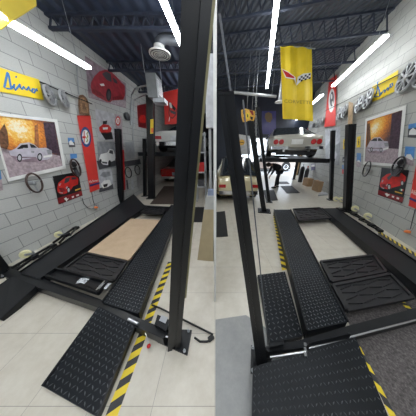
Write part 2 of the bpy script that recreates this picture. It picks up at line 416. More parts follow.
# ================================================================== LIFT PIECES
def post(parent, base, top, w, yaw, plate=None, name='post', m=BLACK, taper=1.0):
    base, top = V(base), V(top); R = Matrix.Rotation(yaw, 3, 'Z')
    prof = [(-.5, -.5), (-.12, -.5), (-.12, -.40), (.12, -.40), (.12, -.5), (.5, -.5), (.5, .5), (-.5, .5)]
    q = lambda c: [c + R @ V((x * w, y * w, 0)) for x, y in prof]
    mb = MB(); qt = [top + (v - top) * taper for v in q(top)]; mb.hexa(q(base), qt, m); p = part(name, mb, parent)
    mb = MB(); e = (top - base).normalized() * .012
    mb.hexa([top + (v - top) * 1.04 for v in qt], [top + e + (v - top) * 1.04 for v in qt], m); part('post_cap', mb, p)
    if plate:
        mb = MB(); mb.prism(plate, (0, 0, .016), m); bp = part('base_plate', mb, p)
        c = sum((V(v) for v in plate), V()) / 4
        for v in plate:
            b = V(v).lerp(c, .2); mb = MB(); mb.lathe([(.012, 0), (.012, .012), (.006, .014), (.006, .03)], (b.x, b.y, .016), (0, 0, 1), GALV, 8); part('anchor_bolt', mb, bp)
    return p
def sq(c, s, yaw=0):
    R = Matrix.Rotation(yaw, 3, 'Z'); return [V((c[0], c[1], 0)) + R @ V((x * s, y * s, 0)) for x, y in ((-1, -1), (1, -1), (1, 1), (-1, 1))]
def runway(parent, q, t, m=TREAD, tread=True, label=None):
    mb = MB(); mb.slab(q, t, m)
    if tread: lugs(mb, q, LUG)
    r = part('runway', mb, parent, label)
    a, b, c, d = [V(p) for p in q]
    for x, y in ((a, d), (b, c)):
        mb = MB(); e = V((0, 0, .008)); mb.bar(x + e, y + e, .014, .022, BLACK); part('edge_rail', mb, r)
    return r
def tray(name, q, label, group, lip=.035, kind='chevron'):
    """shallow plastic tray with a raised rim and moulded slanted ridges; q near-left, near-right, far-right, far-left"""
    q = [V(p) for p in q]; c = sum(q, V()) / 4; q = [c + (p - c) * .95 for p in q]
    t = thing(name, label, 'tray', (c.x, c.y, min(p.z for p in q)), group)
    mb = MB(); mb.prism(q, (0, 0, .012), PLASTIC); part('tray_base', mb, t)
    mb = MB()
    for i in range(4): mb.bar(q[i] + V((0, 0, lip / 2)), q[(i + 1) % 4] + V((0, 0, lip / 2)), .03, lip, PLASTIC)
    part('rim', mb, t)
    f = bil(q); mb = MB(); nu, nv = 4, 4
    for i in range(nu):
        for j in range(nv):
            u0, v0 = (i + .5) / nu, (j + .5) / nv; s = .42 / nu; sg = 1 if (i + j) % 2 else -1
            cs = [(u0 - s, v0 - sg * .05 - .012), (u0 + s, v0 + sg * .05 - .012), (u0 + s, v0 + sg * .05 + .012), (u0 - s, v0 - sg * .05 + .012)]
            cs = [(.06 + .88 * u, .07 + .86 * v) for u, v in cs]
            mb.prism([f(*k) + V((0, 0, .012)) for k in cs], (0, 0, .012), PLASTIC)
    part('ridges', mb, t)
    return t

# ================================================================== LEFT BAY: FOUR-POST LIFT
RZ = .13
lift = thing('four_post_lift', 'black four-post car lift in the left half, with ramp and leaning front post', 'car lift', G(110, 290), 'four-post lifts')
base = G(174, 343); top = AT(196.2, 0, base.y)
top = base + (top - base) * 1.04
pl = [G(157.4, 342.5), G(187.4, 356), G(192, 331), G(160.5, 329)]
P = post(lift, base, top, .104, math.radians(14), pl)
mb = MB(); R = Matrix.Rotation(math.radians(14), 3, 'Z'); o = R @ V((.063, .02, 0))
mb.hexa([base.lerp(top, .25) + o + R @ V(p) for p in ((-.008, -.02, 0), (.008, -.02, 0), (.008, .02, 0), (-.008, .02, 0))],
        [top + o + R @ V(p) for p in ((-.008, -.02, 0), (.008, -.02, 0), (.008, .02, 0), (-.008, .02, 0))], mat('khaki_strip', (.30, .27, .14), .5)); part('side_strip', mb, P, 'khaki strip down the post')  # narrow khaki strip along the right side of the post
b2 = G(2.5, 273); t2 = b2 + V((-.16, 0, 2.1)); post(lift, b2, t2, .11, .2, sq(b2, .12, .2))
b3 = G(121.5, 204); t3 = AT(118, 129.5, b3.y); post(lift, b3, t3, .13, .1, sq(b3, .14, .1))
b4 = G(211, 198); t4 = AT(211.2, 133, b4.y); post(lift, b4, t4, .10, 0, sq(b4, .08, 0))
# front cross beam with its rod
mb = MB(); zt = .11
mb.slab([G(*p, zt) for p in ((5, 277), (40, 288), (99, 308), (134, 326), (163, 339), (170, 331), (134, 316), (100, 299), (40, 277.5), (10, 268))], .09, BLACK2); part('cross_beam', mb, lift)
mb = MB(); mb.tube([G(40, 287, .10), G(98, 307, .10)], .008, STEEL, 8); part('sync_rod', mb, lift, 'bright steel rod')
mb = MB(); mb.tube([G(134, 326, .1), G(168, 337, .1)], .008, STEEL, 8); part('sync_rod', mb, lift, 'bright steel rod')
# post bracket
mb = MB(); za = .12
mb.hexa([G(154.6, 325, .02), G(167, 333, .02), G(172, 322, .02), G(158, 316, .02)], [G(154.6, 324, .16), G(166, 331, .16), G(170, 320, .16), G(157.5, 314.5, .16)], BLACK); brk = part('bracket', mb, lift)
mb = MB(); mb.hexa([G(159, 320.5, .162), G(165.5, 323.5, .162), G(168, 317.5, .162), G(161.5, 315, .162)], [G(159, 320.5, .166), G(165.5, 323.5, .166), G(168, 317.5, .166), G(161.5, 315, .166)], STEEL); part('cover_plate', mb, brk, 'bright steel cover plate')
# hinge at ramp corner
mb = MB()
for x in (130, 133, 136.5): mb.lathe([(.014, -.02), (.014, .02)], G(x, 320 + (x - 130) * .5, .13), (1, -.3, 0), STEEL, 10)
part('hinge', mb, lift, 'bright steel ramp hinge')
# runways
f_l = [G(20, 272.7, RZ), G(41, 279, RZ), G(146, 207, RZ), G(134, 194.5, RZ)]
runway(lift, f_l, .10, mat('plain_black_plate', (.014, .015, .018), .42, 0, .2, 3, spec=.3), False)
f_r = [G(102.5, 302.5, RZ), G(139, 314, RZ), G(181, 205, RZ), G(171.5, 205, RZ)]
runway(lift, f_r, .10)
# ramps
rq = [G(43, 386, .02), None, G(134.5, 325, .12), G(99, 306, .12)]; rq[1] = on_plane(97.7, 417, rq[0], rq[2], rq[3])
mb = MB(); mb.slab(rq, .018, TREAD); lugs(mb, rq, LUG, .036, .0045); r = part('ramp', mb, lift)
for i, j in ((0, 3), (1, 2)):
    mb = MB(); mb.bar(rq[i] - V((0, 0, .012)), rq[j] - V((0, 0, .03)), .014, .05, BLACK); part('ramp_side', mb, r)
rq = [G(-30, 309, .02), G(2, 320, .02), G(35.6, 286, .12), G(12, 276, .12)]
mb = MB(); mb.slab(rq, .018, BLACK2); r = part('ramp', mb, lift)
for i, j in ((0, 3), (1, 2)):
    mb = MB(); mb.bar(rq[i] - V((0, 0, .012)), rq[j] - V((0, 0, .04)), .014, .075, BLACK); part('ramp_side', mb, r)
# far cross beam
mb = MB(); mb.slab([G(120, 209, .1), G(176, 212, .1), G(176, 207, .1), G(124, 204, .1)], .09, BLACK2); part('cross_beam', mb, lift)
# lever with red knob
mb = MB(); mb.tube([G(143, 328, .09), G(146.5, 336, .07), G(148.6, 345, .05)], .004, STEEL, 6); lv = part('lever', mb, lift, 'thin steel release lever')
mb = MB(); mb.ball(G(148.8, 346, .045), .017, REDP); part('knob', mb, lv, 'red ball knob', True)
# air line
mb = MB(); mb.tube([G(152, 305, .02), G(160, 308, .03), G(168, 312, .03), G(186, 321, .02), G(200, 328, .02), G(213, 334.5, .02), G(212, 339.5, .015), G(207, 341.5, .012), G(200, 341.5, .012), G(194.5, 337.5, .012)], .0085, RUB, 8)
solo('air_hose', mb, 'black rubber hose looping on the floor right of the post base', 'hose', smooth=True)
mb = MB(); mb.box(G(211, 338, .012), (.05, .035, .024), RUB, .6); solo('hose_coupler', mb, 'black plug end of the hose on the cream floor', 'plug')
# hazard tape of the left bay
mb = MB(); stripes(mb, G(105.5, 416), G(168, 262), G(117.5, 416), G(173, 262), 27)
solo('hazard_tape', mb, 'yellow and black striped floor tape beside the left ramp and runway', 'tape', 'striped floor tapes')
mb = MB(); stripes(mb, G(60, 246.5), G(114, 211), G(62, 247.3), G(116, 211), 22)
solo('hazard_tape', mb, 'striped floor tape along the foot of the left block wall', 'tape', 'striped floor tapes')
mb = MB(); mb.slab([G(153.5, 202, .003), G(155, 202.5, .003), G(170, 189, .003), G(168.5, 188.5, .003)], .0025, YEL); solo('floor_line', mb, 'thin yellow line on the dark floor at the back of the left bay', 'floor line')
# trays and the plywood sheet between the left runways
tq = [G(46.5, 277.5, .135), G(99, 295, .135), G(108.5, 284, .135), G(56.5, 270.5, .135)]
t = thing('drip_tray', 'empty black metal drip tray nearest the ramp, with plastic bags in it', 'tray', V(sum((V(p) for p in tq), V()) / 4) - V((0, 0, .0)), 'drip trays')
mb = MB(); mb.prism(tq, (0, 0, .006), BLACK2); part('tray_base', mb, t)
mb = MB()
for i in range(4): mb.bar(V(tq[i]) + V((0, 0, .025)), V(tq[(i + 1) % 4]) + V((0, 0, .025)), .015, .05, BLACK)
part('rim', mb, t)
mb = MB(); mb.bar(V(tq[1]) + V((-.03, .02, .052)), V(tq[2]) + V((-.03, 0, .052)), .012, .006, STEEL); part('rim_strip', mb, t, 'bright metal edge strip')
for nm, c, lab in (('plastic_bag', (83, 281), 'crumpled clear plastic bag at the left in the drip tray'), ('plastic_bag', (104, 286.5), 'crumpled clear plastic bag at the right corner of the drip tray')):
    mb = MB(); p = G(*c, .145)
    n = 9; vs = []; fs = []
    for i in range(n):
        for j in range(n):
            vs.append(p + V(((i - 4) * .014 + random.uniform(-.004, .004), (j - 4) * .010, random.uniform(0, .026) * (1 - ((i - 4) ** 2 + (j - 4) ** 2) / 40))))
    fs = [[i * n + j, i * n + j + 1, (i + 1) * n + j + 1, (i + 1) * n + j] for i in range(n - 1) for j in range(n - 1)]
    mb.add(vs, fs, mat('clear_plastic_film', (.55, .57, .60), .15, 0, .1)); solo(nm, mb, lab, 'bag', 'plastic bags in the drip tray')
mb = MB(); 
for i in range(5): mb.bar(G(84 + i * 2.6, 285 + i * .7, .148), G(92 + i * 2.2, 288 + i * .9, .148), .012, .012, RUB)
solo('rubber_parts', mb, 'bundle of black rubber strips lying in the drip tray', 'rubber strips')
tray('drip_tray', [G(63.5, 270, .12), G(115, 283, .12), G(128, 263, .12), G(86, 253.5, .12)], 'black ridged plastic drip tray between the tan sheet and the empty tray', 'drip trays')
mb = MB(); mb.slab([G(87, 252.3, .13), G(129, 260, .13), G(160, 220, .13), G(131, 218.6, .13)], .02, speckle('plywood', [(.3, (.50, .36, .23)), (.7, (.62, .47, .32))], 5, .6))
solo('plywood_sheet', mb, 'pale tan plywood sheet lying between the two left runways', 'board')
tray('drip_tray', [G(140, 213.5, .15), G(163, 215, .15), G(165.5, 208.5, .15), G(147, 207, .15)], 'dark ridged tray behind the plywood sheet in the left bay', 'drip trays')
mb = MB(); mb.slab([G(150, 204, .01), G(178, 204, .01), G(178, 186, .01), G(164, 186, .01)], .008, mat('brown_mat', (.07, .05, .04), .8)); solo('floor_mat', mb, 'dark brown mat on the floor under the raised white car', 'mat')
mb = MB(); mb.slab([G(191, 222, .01), G(206, 222, .01), G(206, 207, .01), G(193, 207, .01)], .008, RUB); solo('floor_mat', mb, 'small black floor mat seen right of the left post', 'mat')

# caster dollies along the walls
def caster(c, n, d, label, r, parent=None):
    n = EYE - c; n.z = 0; n.normalize(); d = V((-n.y, n.x, 0))
    t = thing('caster_wheel', label, 'caster', V((c.x, c.y, c.z - r)), 'cream caster wheels along the walls')
    mb = MB(); mb.lathe([(r * .3, -.02), (r * .85, -.024), (r, -.014), (r, .014), (r * .85, .024), (r * .3, .02)], c, n, CREAMW, 22); part('wheel', mb, t, 'cream plastic wheel', True)
    mb = MB(); mb.lathe([(r * .3, -.034), (r * .3, .034)], c, n, STEEL, 10); part('hub', mb, t, None)
    mb = MB(); mb.bar(c + n * .03, c + n * .03 + d * r * 1.3 - V((0, 0, r * .45)), .012, .03, GALV); mb.bar(c - n * .03, c - n * .03 + d * r * 1.3 - V((0, 0, r * .45)), .012, .03, GALV); part('fork', mb, t, 'grey steel fork')
    return t
def dolly(pts, label, w):
    pts = [V(p) for p in pts]; c = sum(pts, V()) / len(pts); d = w.d
    t = thing('jack_arm', label, 'jack arm', (c.x, c.y, 0), 'folded black jack arms')
    for k in range(len(pts) - 1):
        a, b = pts[k], pts[k + 1]
        mb = MB(); mb.bar(a, b, .022, .032, BLACK); mb.bar(a + w.n * .12, b + w.n * .05, .022, .03, BLACK); part('arm', mb, t)
        mb = MB(); mb.box(b + w.n * .04, (.09, .08, .05), BLACK, math.atan2(d.y, d.x)); part('joint', mb, t)
    return t
dolly([G(8, 270, .05), G(31, 257, .07), G(50, 246, .06)], 'folded black jack arm on the floor by the left wall, nearest the corner', WL)
dolly([G(53, 243, .05), G(64, 235, .10), G(74, 228, .06)], 'folded black jack arm on the floor left of the red plug', WL)
caster(G(25.5, 254, .16), WL.n, WL.d, 'cream caster wheel standing by the left wall, nearest the corner', .062)
caster(G(58.3, 234.5, .13), WL.n, WL.d, 'cream caster wheel by the left wall under the black car poster', .058)
dolly([G(346, 210.5, .05), G(356, 214, .07), G(364, 219, .05)], 'folded black jack arm beside the foot of the right post', WR)
dolly([G(365, 220, .05), G(374, 225, .08), G(382, 230.5, .05)], 'folded black jack arm by the right wall under the thin steering wheel', WR)
caster(G(355, 208.5, .16), -WR.n, WR.d, 'cream caster wheel next to the right post', .08)
caster(G(367.6, 216, .13), -WR.n, WR.d, 'cream caster wheel by the right wall, the nearer one', .075)
caster(G(336, 199, .13), -WR.n, WR.d, 'cream caster wheel between the two right posts, left one', .08)
caster(G(341.5, 199.5, .13), -WR.n, WR.d, 'cream caster wheel between the two right posts, right one', .08)

# ================================================================== RIGHT BAY: FOUR-POST LIFT
lift2 = thing('four_post_lift', 'black four-post car lift in the right half with wide tread ramp', 'car lift', G(320, 300), 'four-post lifts')
base = G(262, 362); top = AT(226.5, 98, base.y)
P = post(lift2, base, top, .084, math.radians(-8), [G(250.5, 374), G(262, 376), G(276, 362), G(251, 346)], taper=.66)
mb = MB(); a = G(268, 345, .1); b = AT(243, 100, a.y); mb.tube([a, b], .0035, mat('dull_zinc', (.16, .17, .19), .5, .3), 6); part('lifting_cable', mb, P, 'thin steel cable beside the post')
mb = MB(); a = AT(245, 190, base.y + .12); b = AT(219.5, 14, base.y + .12)
mb.bar(a, b, .005, .008, mat('dull_zinc', (.16, .17, .19), .5, .3))
for i in range(30): mb.box(a.lerp(b, (i + .5) / 30), (.009, .007, .010), mat('dull_zinc', (.16, .17, .19), .5, .3))
part('lock_ladder', mb, P, 'perforated steel locking ladder')
b2 = G(347, 210.5); t2 = AT(350.7, 125, b2.y); post(lift2, b2, t2, .15, -.25, sq(b2, .17, -.25))
b3 = G(264, 211); t3 = AT(250.5, 122, b3.y); post(lift2, b3, t3, .13, -.25, sq(b3, .17, -.25))
# cross beam
mb = MB(); zt = .12
mb.slab([G(268, 352, zt), G(309, 346.5, zt), G(347, 336.5, zt), G(416, 318.5, zt), G(500, 298, zt), G(490, 289, zt), G(416, 308, zt), G(347, 326, zt), G(300, 340, zt), G(266, 346, zt)], .10, BLACK2); part('cross_beam', mb, lift2)
mb = MB(); mb.tube([G(270, 357, .12), G(306, 351.5, .12)], .008, STEEL, 8); part('sync_rod', mb, lift2, 'bright steel rod')
mb = MB(); mb.tube([G(309, 348, .12), G(360, 334.5, .12), G(416, 320, .12)], .007, STEEL, 8); part('sync_rod', mb, lift2, 'bright steel rod')
mb = MB()
for y in (345, 350, 355): mb.lathe([(.012, -.012), (.012, .012)], G(305.5, y, .12), (.3, .95, 0), STEEL, 10)
part('hinge', mb, lift2, 'bright steel ramp hinge')
mb = MB(); mb.hexa([G(269.5, 347, .1), G(284, 344.5, .1), G(284, 341, .1), G(270, 343, .1)], [G(269.5, 347, .22), G(284, 344.5, .22), G(284, 341, .22), G(270, 343, .22)], BLACK2); part('bracket', mb, lift2)
# low tread plate beside the post
q = [G(270, 343, .06), G(303, 336, .06), G(285, 271.5, .06), G(257.5, 275, .06)]
mb = MB(); mb.slab(q, .05, TREAD); lugs(mb, q, LUG, .04, .004); part('side_plate', mb, lift2)
# left runway with stop flap
q = [G(307, 331, .14), G(347.4, 322, .14), G(290.5, 209.6, .14), G(274, 209.6, .14)]
runway(lift2, q, .12)
mb = MB(); fa, fb = G(306.5, 346.5, .12), G(348, 337, .12); fz = V((0, 0, .075)); fl = [fa, fb, fb + fz * .8, fa.lerp(fb, .92) + fz, fa.lerp(fb, .08) + fz, fa + fz * .8]
mb.prism(fl, (-.003, -.012, 0), BLACK); part('wheel_stop', mb, lift2)
# right runway (plain plate) with inner flange
q = [G(428, 296, .14), G(470, 298, .14), G(336, 208, .14), G(322, 208.4, .14)]
PL2 = mat('plain_black_plate_right', (.014, .015, .017), .42, 0, .2, 3, spec=.35)
runway(lift2, q, .12, PL2, False)
mb = MB(); mb.bar(G(425, 303, .04), G(319, 209, .04), .05, .03, BLACK2); part('tray_rail', mb, lift2)
# big ramp
q = [None, G(389, 418, .02), G(355, 336, .11), G(253, 367, .11)]; q[0] = on_plane(251.5, 424, q[1], q[2], q[3])
mb = MB(); mb.slab(q, .014, TREAD); lugs(mb, q, LUG, .029, .004); part('ramp', mb, lift2)
# hazard tapes of the right bay
mb = MB(); stripes(mb, G(353, 337), G(390.5, 418), G(357.3, 336), G(399, 418), 8); solo('hazard_tape', mb, 'yellow and black striped floor tape right of the big right ramp', 'tape', 'striped floor tapes')
mb = MB(); stripes(mb, G(273, 215), G(282, 270.5), G(275.4, 215), G(287, 269.5), 30); solo('hazard_tape', mb, 'yellow and black striped floor tape left of the right runway', 'tape', 'striped floor tapes')
mb = MB(); stripes(mb, G(379, 231, .004), G(430, 262, .004), G(378, 232.3, .004), G(428, 264, .004), 20, .006); solo('hazard_tape', mb, 'striped floor tape along the foot of the right block wall', 'tape', 'striped floor tapes')
mb = MB(); stripes(mb, G(399.5, 302, .004), G(409, 311, .004), G(403.5, 301, .004), G(412, 309.5, .004), 3, .007); solo('hazard_tape', mb, 'short bit of striped tape between the ridged tray and the cross beam', 'tape', 'striped floor tapes')
tray('drip_tray', [G(329.3, 283.7, .125), G(386.5, 273, .125), G(374, 255.8, .125), G(319, 262.7, .125)], 'black ridged plastic tray in the right bay, the farther of the near pair', 'drip trays')
tray('drip_tray', [G(344.6, 313, .125), G(414, 299, .125), G(390, 274.5, .125), G(330.5, 286.5, .125)], 'black ridged plastic tray in the right bay, nearest the beam', 'drip trays')
tray('drip_tray', [G(298, 221.5, .125), G(332, 219, .125), G(320, 208.2, .125), G(292.5, 209.6, .125)], 'black ridged tray at the far end of the right lift', 'drip trays')
for q, lab in (([(286.7, 193), (300, 192.7), (291.5, 185.6), (280.5, 186)], 'black floor mat behind the bending person, under the raised car'),
               ([(266, 201), (278, 200), (274, 190), (263, 190)], 'black floor mat left of the bending person'),
               ([(277, 183.7), (289.6, 183.7), (287, 181.5), (277, 181.5)], 'narrow black floor mat just inside the open door'),
               ([(216, 237), (228, 236), (225, 211), (216, 212)], 'dark grey mat with yellow edge left of the leaning right post')):
    mb = MB(); mb.slab([G(*p, .012) for p in q], .01, RUB)
    solo('floor_mat', mb, lab, 'mat', 'black floor mats')

# ================================================================== WHEELS ON THE WALLS
ALLOY = mat('polished_alloy', (.50, .51, .53), .32, .55, .1)
def rim(w, c, ry, label, spokes=10, style=ALLOY):
    p = w.pt(*c, .11); r = abs(w.pt(c[0], c[1] - ry, .11).z - p.z) * (.78 if w is WL else .90); yw = .42 if w is WL else .10; n = (w.n * math.cos(yw) + w.d * math.sin(yw)).normalized()
    t = thing('alloy_wheel', label, 'wheel', (p.x, p.y, p.z - r), 'alloy wheels hung on the walls')
    mb = MB(); mb.lathe([(r * .84, -.02), (r * .99, -.02), (r, .0), (r * .98, .016), (r * .88, .012), (r * .84, -.004), (r * .84, -.02)], p, n, ALLOY, 30, False); part('barrel', mb, t, None, True)
    k = V((0, 0, 1)); u = n.cross(k).normalized(); mb = MB()
    for i in range(spokes):
        a = 2 * math.pi * i / spokes; e = u * math.cos(a) + k * math.sin(a); s = n.cross(e)
        a0, a1, th = r * .12, r * .9, r * (.6 / spokes)
        fr = lambda rr, h, tt: [p + e * rr + s * tt + n * h * .5, p + e * rr - s * tt + n * h * .5]
        f0, f1, g0, g1 = fr(a0, .03, th * .7), fr(a1, .025, th * 1.25), fr(a0, -.01, th * .7), fr(a1, -.01, th * 1.25)
        mb.hexa([g0[0], g0[1], g1[1], g1[0]], [f0[0], f0[1], f1[1], f1[0]], style)
    part('spokes', mb, t)
    mb = MB(); mb.lathe([(r * .22, -.01), (r * .22, .018), (r * .14, .024), (0, .025)], p, n, ALLOY, 16); part('hub_cap', mb, t)
    mb = MB(); mb.lathe([(r * .88, -.02), (r * .88, -.012)], p, n, mat('brake_dark_disc', (.035, .036, .04), .7), 24); part('backing_disc', mb, t)
    return t
def rail(w, a, b, label):
    t = thing('wall_rail', label, 'rail', w.pt((a[0] + b[0]) / 2, (a[1] + b[1]) / 2, .02))
    mb = MB(); mb.tube([w.pt(*a, .05), w.pt(*b, .05)], .012, BLACK, 8); part('rod', mb, t)
    for f in (.1, .5, .9):
        q = (a[0] + (b[0] - a[0]) * f, a[1] + (b[1] - a[1]) * f); mb = MB(); mb.bar(w.pt(*q, 0.002), w.pt(*q, .06), .03, .03, BLACK); part('bracket', mb, t)
rail(WL, (40, 82), (92, 104), 'thin black rail behind the wheels on the left wall')
rim(WL, (50.2, 95.3), 11.8, 'alloy wheel on the left wall touching the yellow banner', 10)
rim(WL, (64.4, 98.8), 10.4, 'alloy wheel on the left wall beside the wooden plaque', 10)
rail(WR, (325, 111), (416, 66), 'thin black rail behind the wheels on the right wall')
rim(WR, (405.7, 77.8), 14.0, 'large alloy wheel on the right wall just right of the yellow banner', 10)
rim(WR, (423.5, 72.5), 13.5, 'alloy wheel cut off by the right edge of the picture', 10)
rim(WR, (367.6, 98.8), 9.3, 'alloy wheel on the right wall just left of the yellow banner', 6)
rim(WR, (358.8, 104.3), 8.2, 'alloy wheel on the right wall, second left of the yellow banner', 6)
rim(WR, (344.2, 111), 6.8, 'alloy wheel just left of the timber plank', 6)
rim(WR, (339, 113.5), 6.2, 'alloy wheel right of the red wall banner', 6)
for c, ry, s in (((321.5, 121), 4.8, 'left of the red wall banner, nearer one'), ((317.5, 123.5), 4.4, 'left of the red wall banner, farther one')): rim(WR, c, ry, 'small alloy wheel on the right wall ' + s, 6)

# steering wheels
def steering(w, c, ry, label, col, tilt=0.0, thin=.014, extra=False):
    p = w.pt(*c, .11); r = abs(w.pt(c[0], c[1] - ry, .11).z - p.z) * .95; n = (w.n * math.cos(.38 if w is WL else .2) + w.d * math.sin(.38 if w is WL else .2)).normalized()
    t = thing('steering_wheel', label, 'steering wheel', (p.x, p.y, p.z - r), 'steering wheels on the walls')
    mb = MB(); mb.ring(p, n, r, thin, col, 32, 8); part('rim', mb, t, None, True)
    k = V((0, 0, 1)); u = n.cross(k).normalized()
    for a in (10, 170, 270):
        e = u * math.cos(math.radians(a)) + k * math.sin(math.radians(a)); mb = MB()
        mb.bar(p - n * .02 + e * .03, p + e * r, .022, .006, GALV); part('spoke', mb, t, 'grey metal spoke')
    mb = MB(); mb.lathe([(r * .2, -.066), (r * .24, -.03), (r * .24, .0), (r * .12, .012)], p, n, INK if extra else GALV, 16); part('hub', mb, t)
    if extra:
        mb = MB(); mb.ball(p + V((0, 0, r * .45)) - n * .01, r * .34, INK, (1, .5, 1)); mb.bar(p - n * .02, p - V((0, 0, r)), .07, .03, INKD); part('horn_boss', mb, t)
BROWN = mat('brown_wheel_rim', (.045, .022, .018), .3, 0, .3)
steering(WL, (34.8, 183), 10.4, 'steering wheel on the left wall below the big framed car print', BROWN)
steering(WL, (75.8, 168), 9.4, 'steering wheel above the black poster beside the red banner on the left wall', BROWN, 0, .016, True)
steering(WR, (366.6, 169), 8.2, 'thin steering wheel on the right wall under the framed print', INK, 0, .013)
steering(WR, (398, 166.5), 10.4, 'steering wheel with black boss overlapping the right black poster', INK, 0, .016, True)

# ================================================================== WALL PICTURES, LEFT
def car_poly(mb, w, off, body, m, wins, wheels, wm=GLASS):
    wpoly(mb, w, body, off, m)
    for p in wins: wpoly(mb, w, p, off + .0012, INK)
    for c, rx, ry in wheels:
        wdisc(mb, w, c, rx, ry, off + .0018, INK); wdisc(mb, w, c, rx * .62, ry * .62, off + .0026, INKL)
def framed(w, outer, inner, glow, gr, label, ground, tree, body, wins, wheels, shadow, extra=()):
    c = w.pt(*outer[3], 0); t = thing('framed_print', label, 'picture', c, 'framed car prints')
    mb = MB()
    for i in range(4):
        j = (i + 1) % 4; mb.hexa([w.pt(*p, .004) for p in (outer[i], outer[j], inner[j], inner[i])], [w.pt(*p, .03) for p in (outer[i], outer[j], inner[j], inner[i])], WHITE)
    part('frame', mb, t, 'white frame')
    mb = MB(); wpanel(mb, w, inner, .014, sunset('sunset_print', w.pt(*glow, .014), gr))
    wpoly(mb, w, tree, .0155, mat('print_dark_trees', (.06, .035, .055), .35, 0, .6, 22)); wpoly(mb, w, ground, .017, INKPK); wpoly(mb, w, shadow, .0182, INKMV)
    car_poly(mb, w, .0194, body, SILV, wins, wheels)
    for pts, off, m in extra: wpoly(mb, w, pts, off, m)
    part('print', mb, t, 'autumn picture of a silver car')
z = Z(0, 110, 60)
framed(WL, [(-12, 111.5), (57.3, 119.4), (66.2, 168.6), (8.4, 181.6)], [(-9, 114.8), (54.6, 122.2), (62.6, 165.8), (9.6, 177.6)], (18.5, 128), .62,
       'large white-framed print of a silver car under orange trees on the left wall',
       z((-12, 285), (330, 300), (415, 318), (434, 386)) + [(9.8, 177.4), (-1, 147)], z((300, 85), (372, 88), (410, 300), (330, 298)),
       z((62, 285), (90, 275), (110, 265), (140, 232), (200, 224), (240, 240), (265, 264), (320, 262), (358, 282), (362, 310), (350, 332), (330, 345), (270, 350), (250, 328), (160, 345), (125, 350), (110, 330), (75, 318)),
       [z((118, 268), (150, 242), (192, 238), (196, 262), (125, 272)), z((205, 233), (235, 243), (258, 262), (215, 262))],
       [(z((136, 332))[0], 2.6, 4.1), (z((276, 326))[0], 2.6, 4.1)], z((80, 322), (340, 335), (300, 362), (120, 362)),
       [(z((-12, 160), (30, 95), (52, 150), (62, 240), (40, 292), (-12, 288)), .0157, mat('print_brown_trees', (.16, .075, .04), .35, 0, .6, 26)),
        (z((240, 110), (262, 95), (275, 298), (240, 296)), .0153, mat('print_rust_trees', (.40, .15, .06), .35, 0, .5, 26)),
        (z((322, 278), (345, 274), (360, 290), (358, 306), (332, 308)), .0206, INKG), (z((300, 318), (362, 310), (362, 322), (302, 332)), .0207, INKW), (z((286, 270), (300, 266), (308, 282), (296, 292)), .0208, INKL),
        (z((160, 262), (205, 266), (262, 268), (262, 272), (160, 268)), .0208, INKL), (z((75, 315), (110, 322), (250, 326), (250, 332), (115, 334), (75, 322)), .0208, INKMV), (z((216, 284), (238, 286), (236, 298), (217, 296)), .0208, INKG)])
framed(WR, [(365.4, 118.8), (406.5, 105), (400, 167), (363, 164.4)], [(367, 121), (402.4, 110), (397.4, 164), (364.8, 161.6)], (375, 128), .72,
       'large white-framed print of a silver car under orange trees on the right wall',
       [(366, 147), (399, 149), (397.4, 163.8), (364.9, 161.5)], [(392, 114), (402, 111), (398.6, 149), (389, 148.5)],
       [(367, 147), (370, 141), (374, 137.6), (380, 137), (384, 141), (388, 141.5), (388.7, 147), (386, 149.8), (382, 152), (376, 150.6), (370, 151.6), (367.5, 149.5)],
       [[(370.5, 141), (374, 138.4), (377, 138.2), (377, 141)], [(378, 138.2), (380, 138.2), (383, 141), (378, 141)]],
       [((371.5, 149.5), 1.3, 2.3), ((381, 150), 1.4, 2.5)], [(367, 150), (388, 151), (384, 153.5), (369, 153)],
       [([(367, 124), (370, 123), (371, 146), (366.6, 147)], .0157, mat('print_brown_trees', (.16, .075, .04), .35, 0, .6, 26)), ([(384, 143), (388, 142.5), (388.4, 146), (385, 146.5)], .0206, INKG), ([(383, 148.5), (388.6, 147), (388.4, 148.8), (383, 150.2)], .0207, INKW), ([(367.3, 147.4), (383, 148), (383, 149), (367.6, 148.8)], .0208, INKMV)])
# yellow script banner
def script_banner(w, q, strokes, rad, dots, label, text_m=BLUEI):
    t = thing('wall_banner', label, 'banner', w.pt(*q[3], 0))
    mb = MB(); wpanel(mb, w, q, .02, BANNERY, .006); part('cloth', mb, t)
    mb = MB()
    for s in strokes: wstroke(mb, w, s, .024, rad, text_m)
    for d in dots: wdisc(mb, w, d, .9, 1.1, .026, text_m)
    part('lettering', mb, t, 'blue handwritten lettering')
z = Z(0, 60, 60)
script_banner(WL, [(-6, 65.6), (39.2, 79.6), (43.8, 100), (-6, 90.4)],
              [z((52, 86), (44, 120), (36, 160), (30, 190), (52, 198), (78, 200), (70, 160), (62, 110), (54, 88)), z((78, 200), (92, 182), (98, 166), (96, 190), (104, 210), (122, 190), (138, 168), (140, 190), (150, 204), (166, 184), (172, 200), (184, 208), (200, 186), (208, 212), (220, 216)),
               z((222, 212), (226, 200), (238, 200), (244, 214), (236, 228), (224, 224), (222, 212)), z((246, 210), (256, 200), (258, 216))], .0105, [z((112, 117))[0]],
              'yellow cloth banner with blue handwriting on the left wall')
z = Z(356, 40, 60)
script_banner(WR, [(371.9, 86.9), (398.2, 69.9), (397, 90.4), (372.2, 102.2)],
              [z((152, 290), (148, 330), (140, 375), (125, 395), (165, 390), (162, 350), (150, 320)), z((165, 390), (175, 360), (178, 375), (190, 350), (198, 345), (200, 365), (212, 340), (220, 330), (222, 350), (234, 325)),
               z((236, 322), (240, 305), (252, 300), (254, 315), (244, 328), (236, 322))], .012, [],
              'yellow cloth banner with blue handwriting on the right wall')
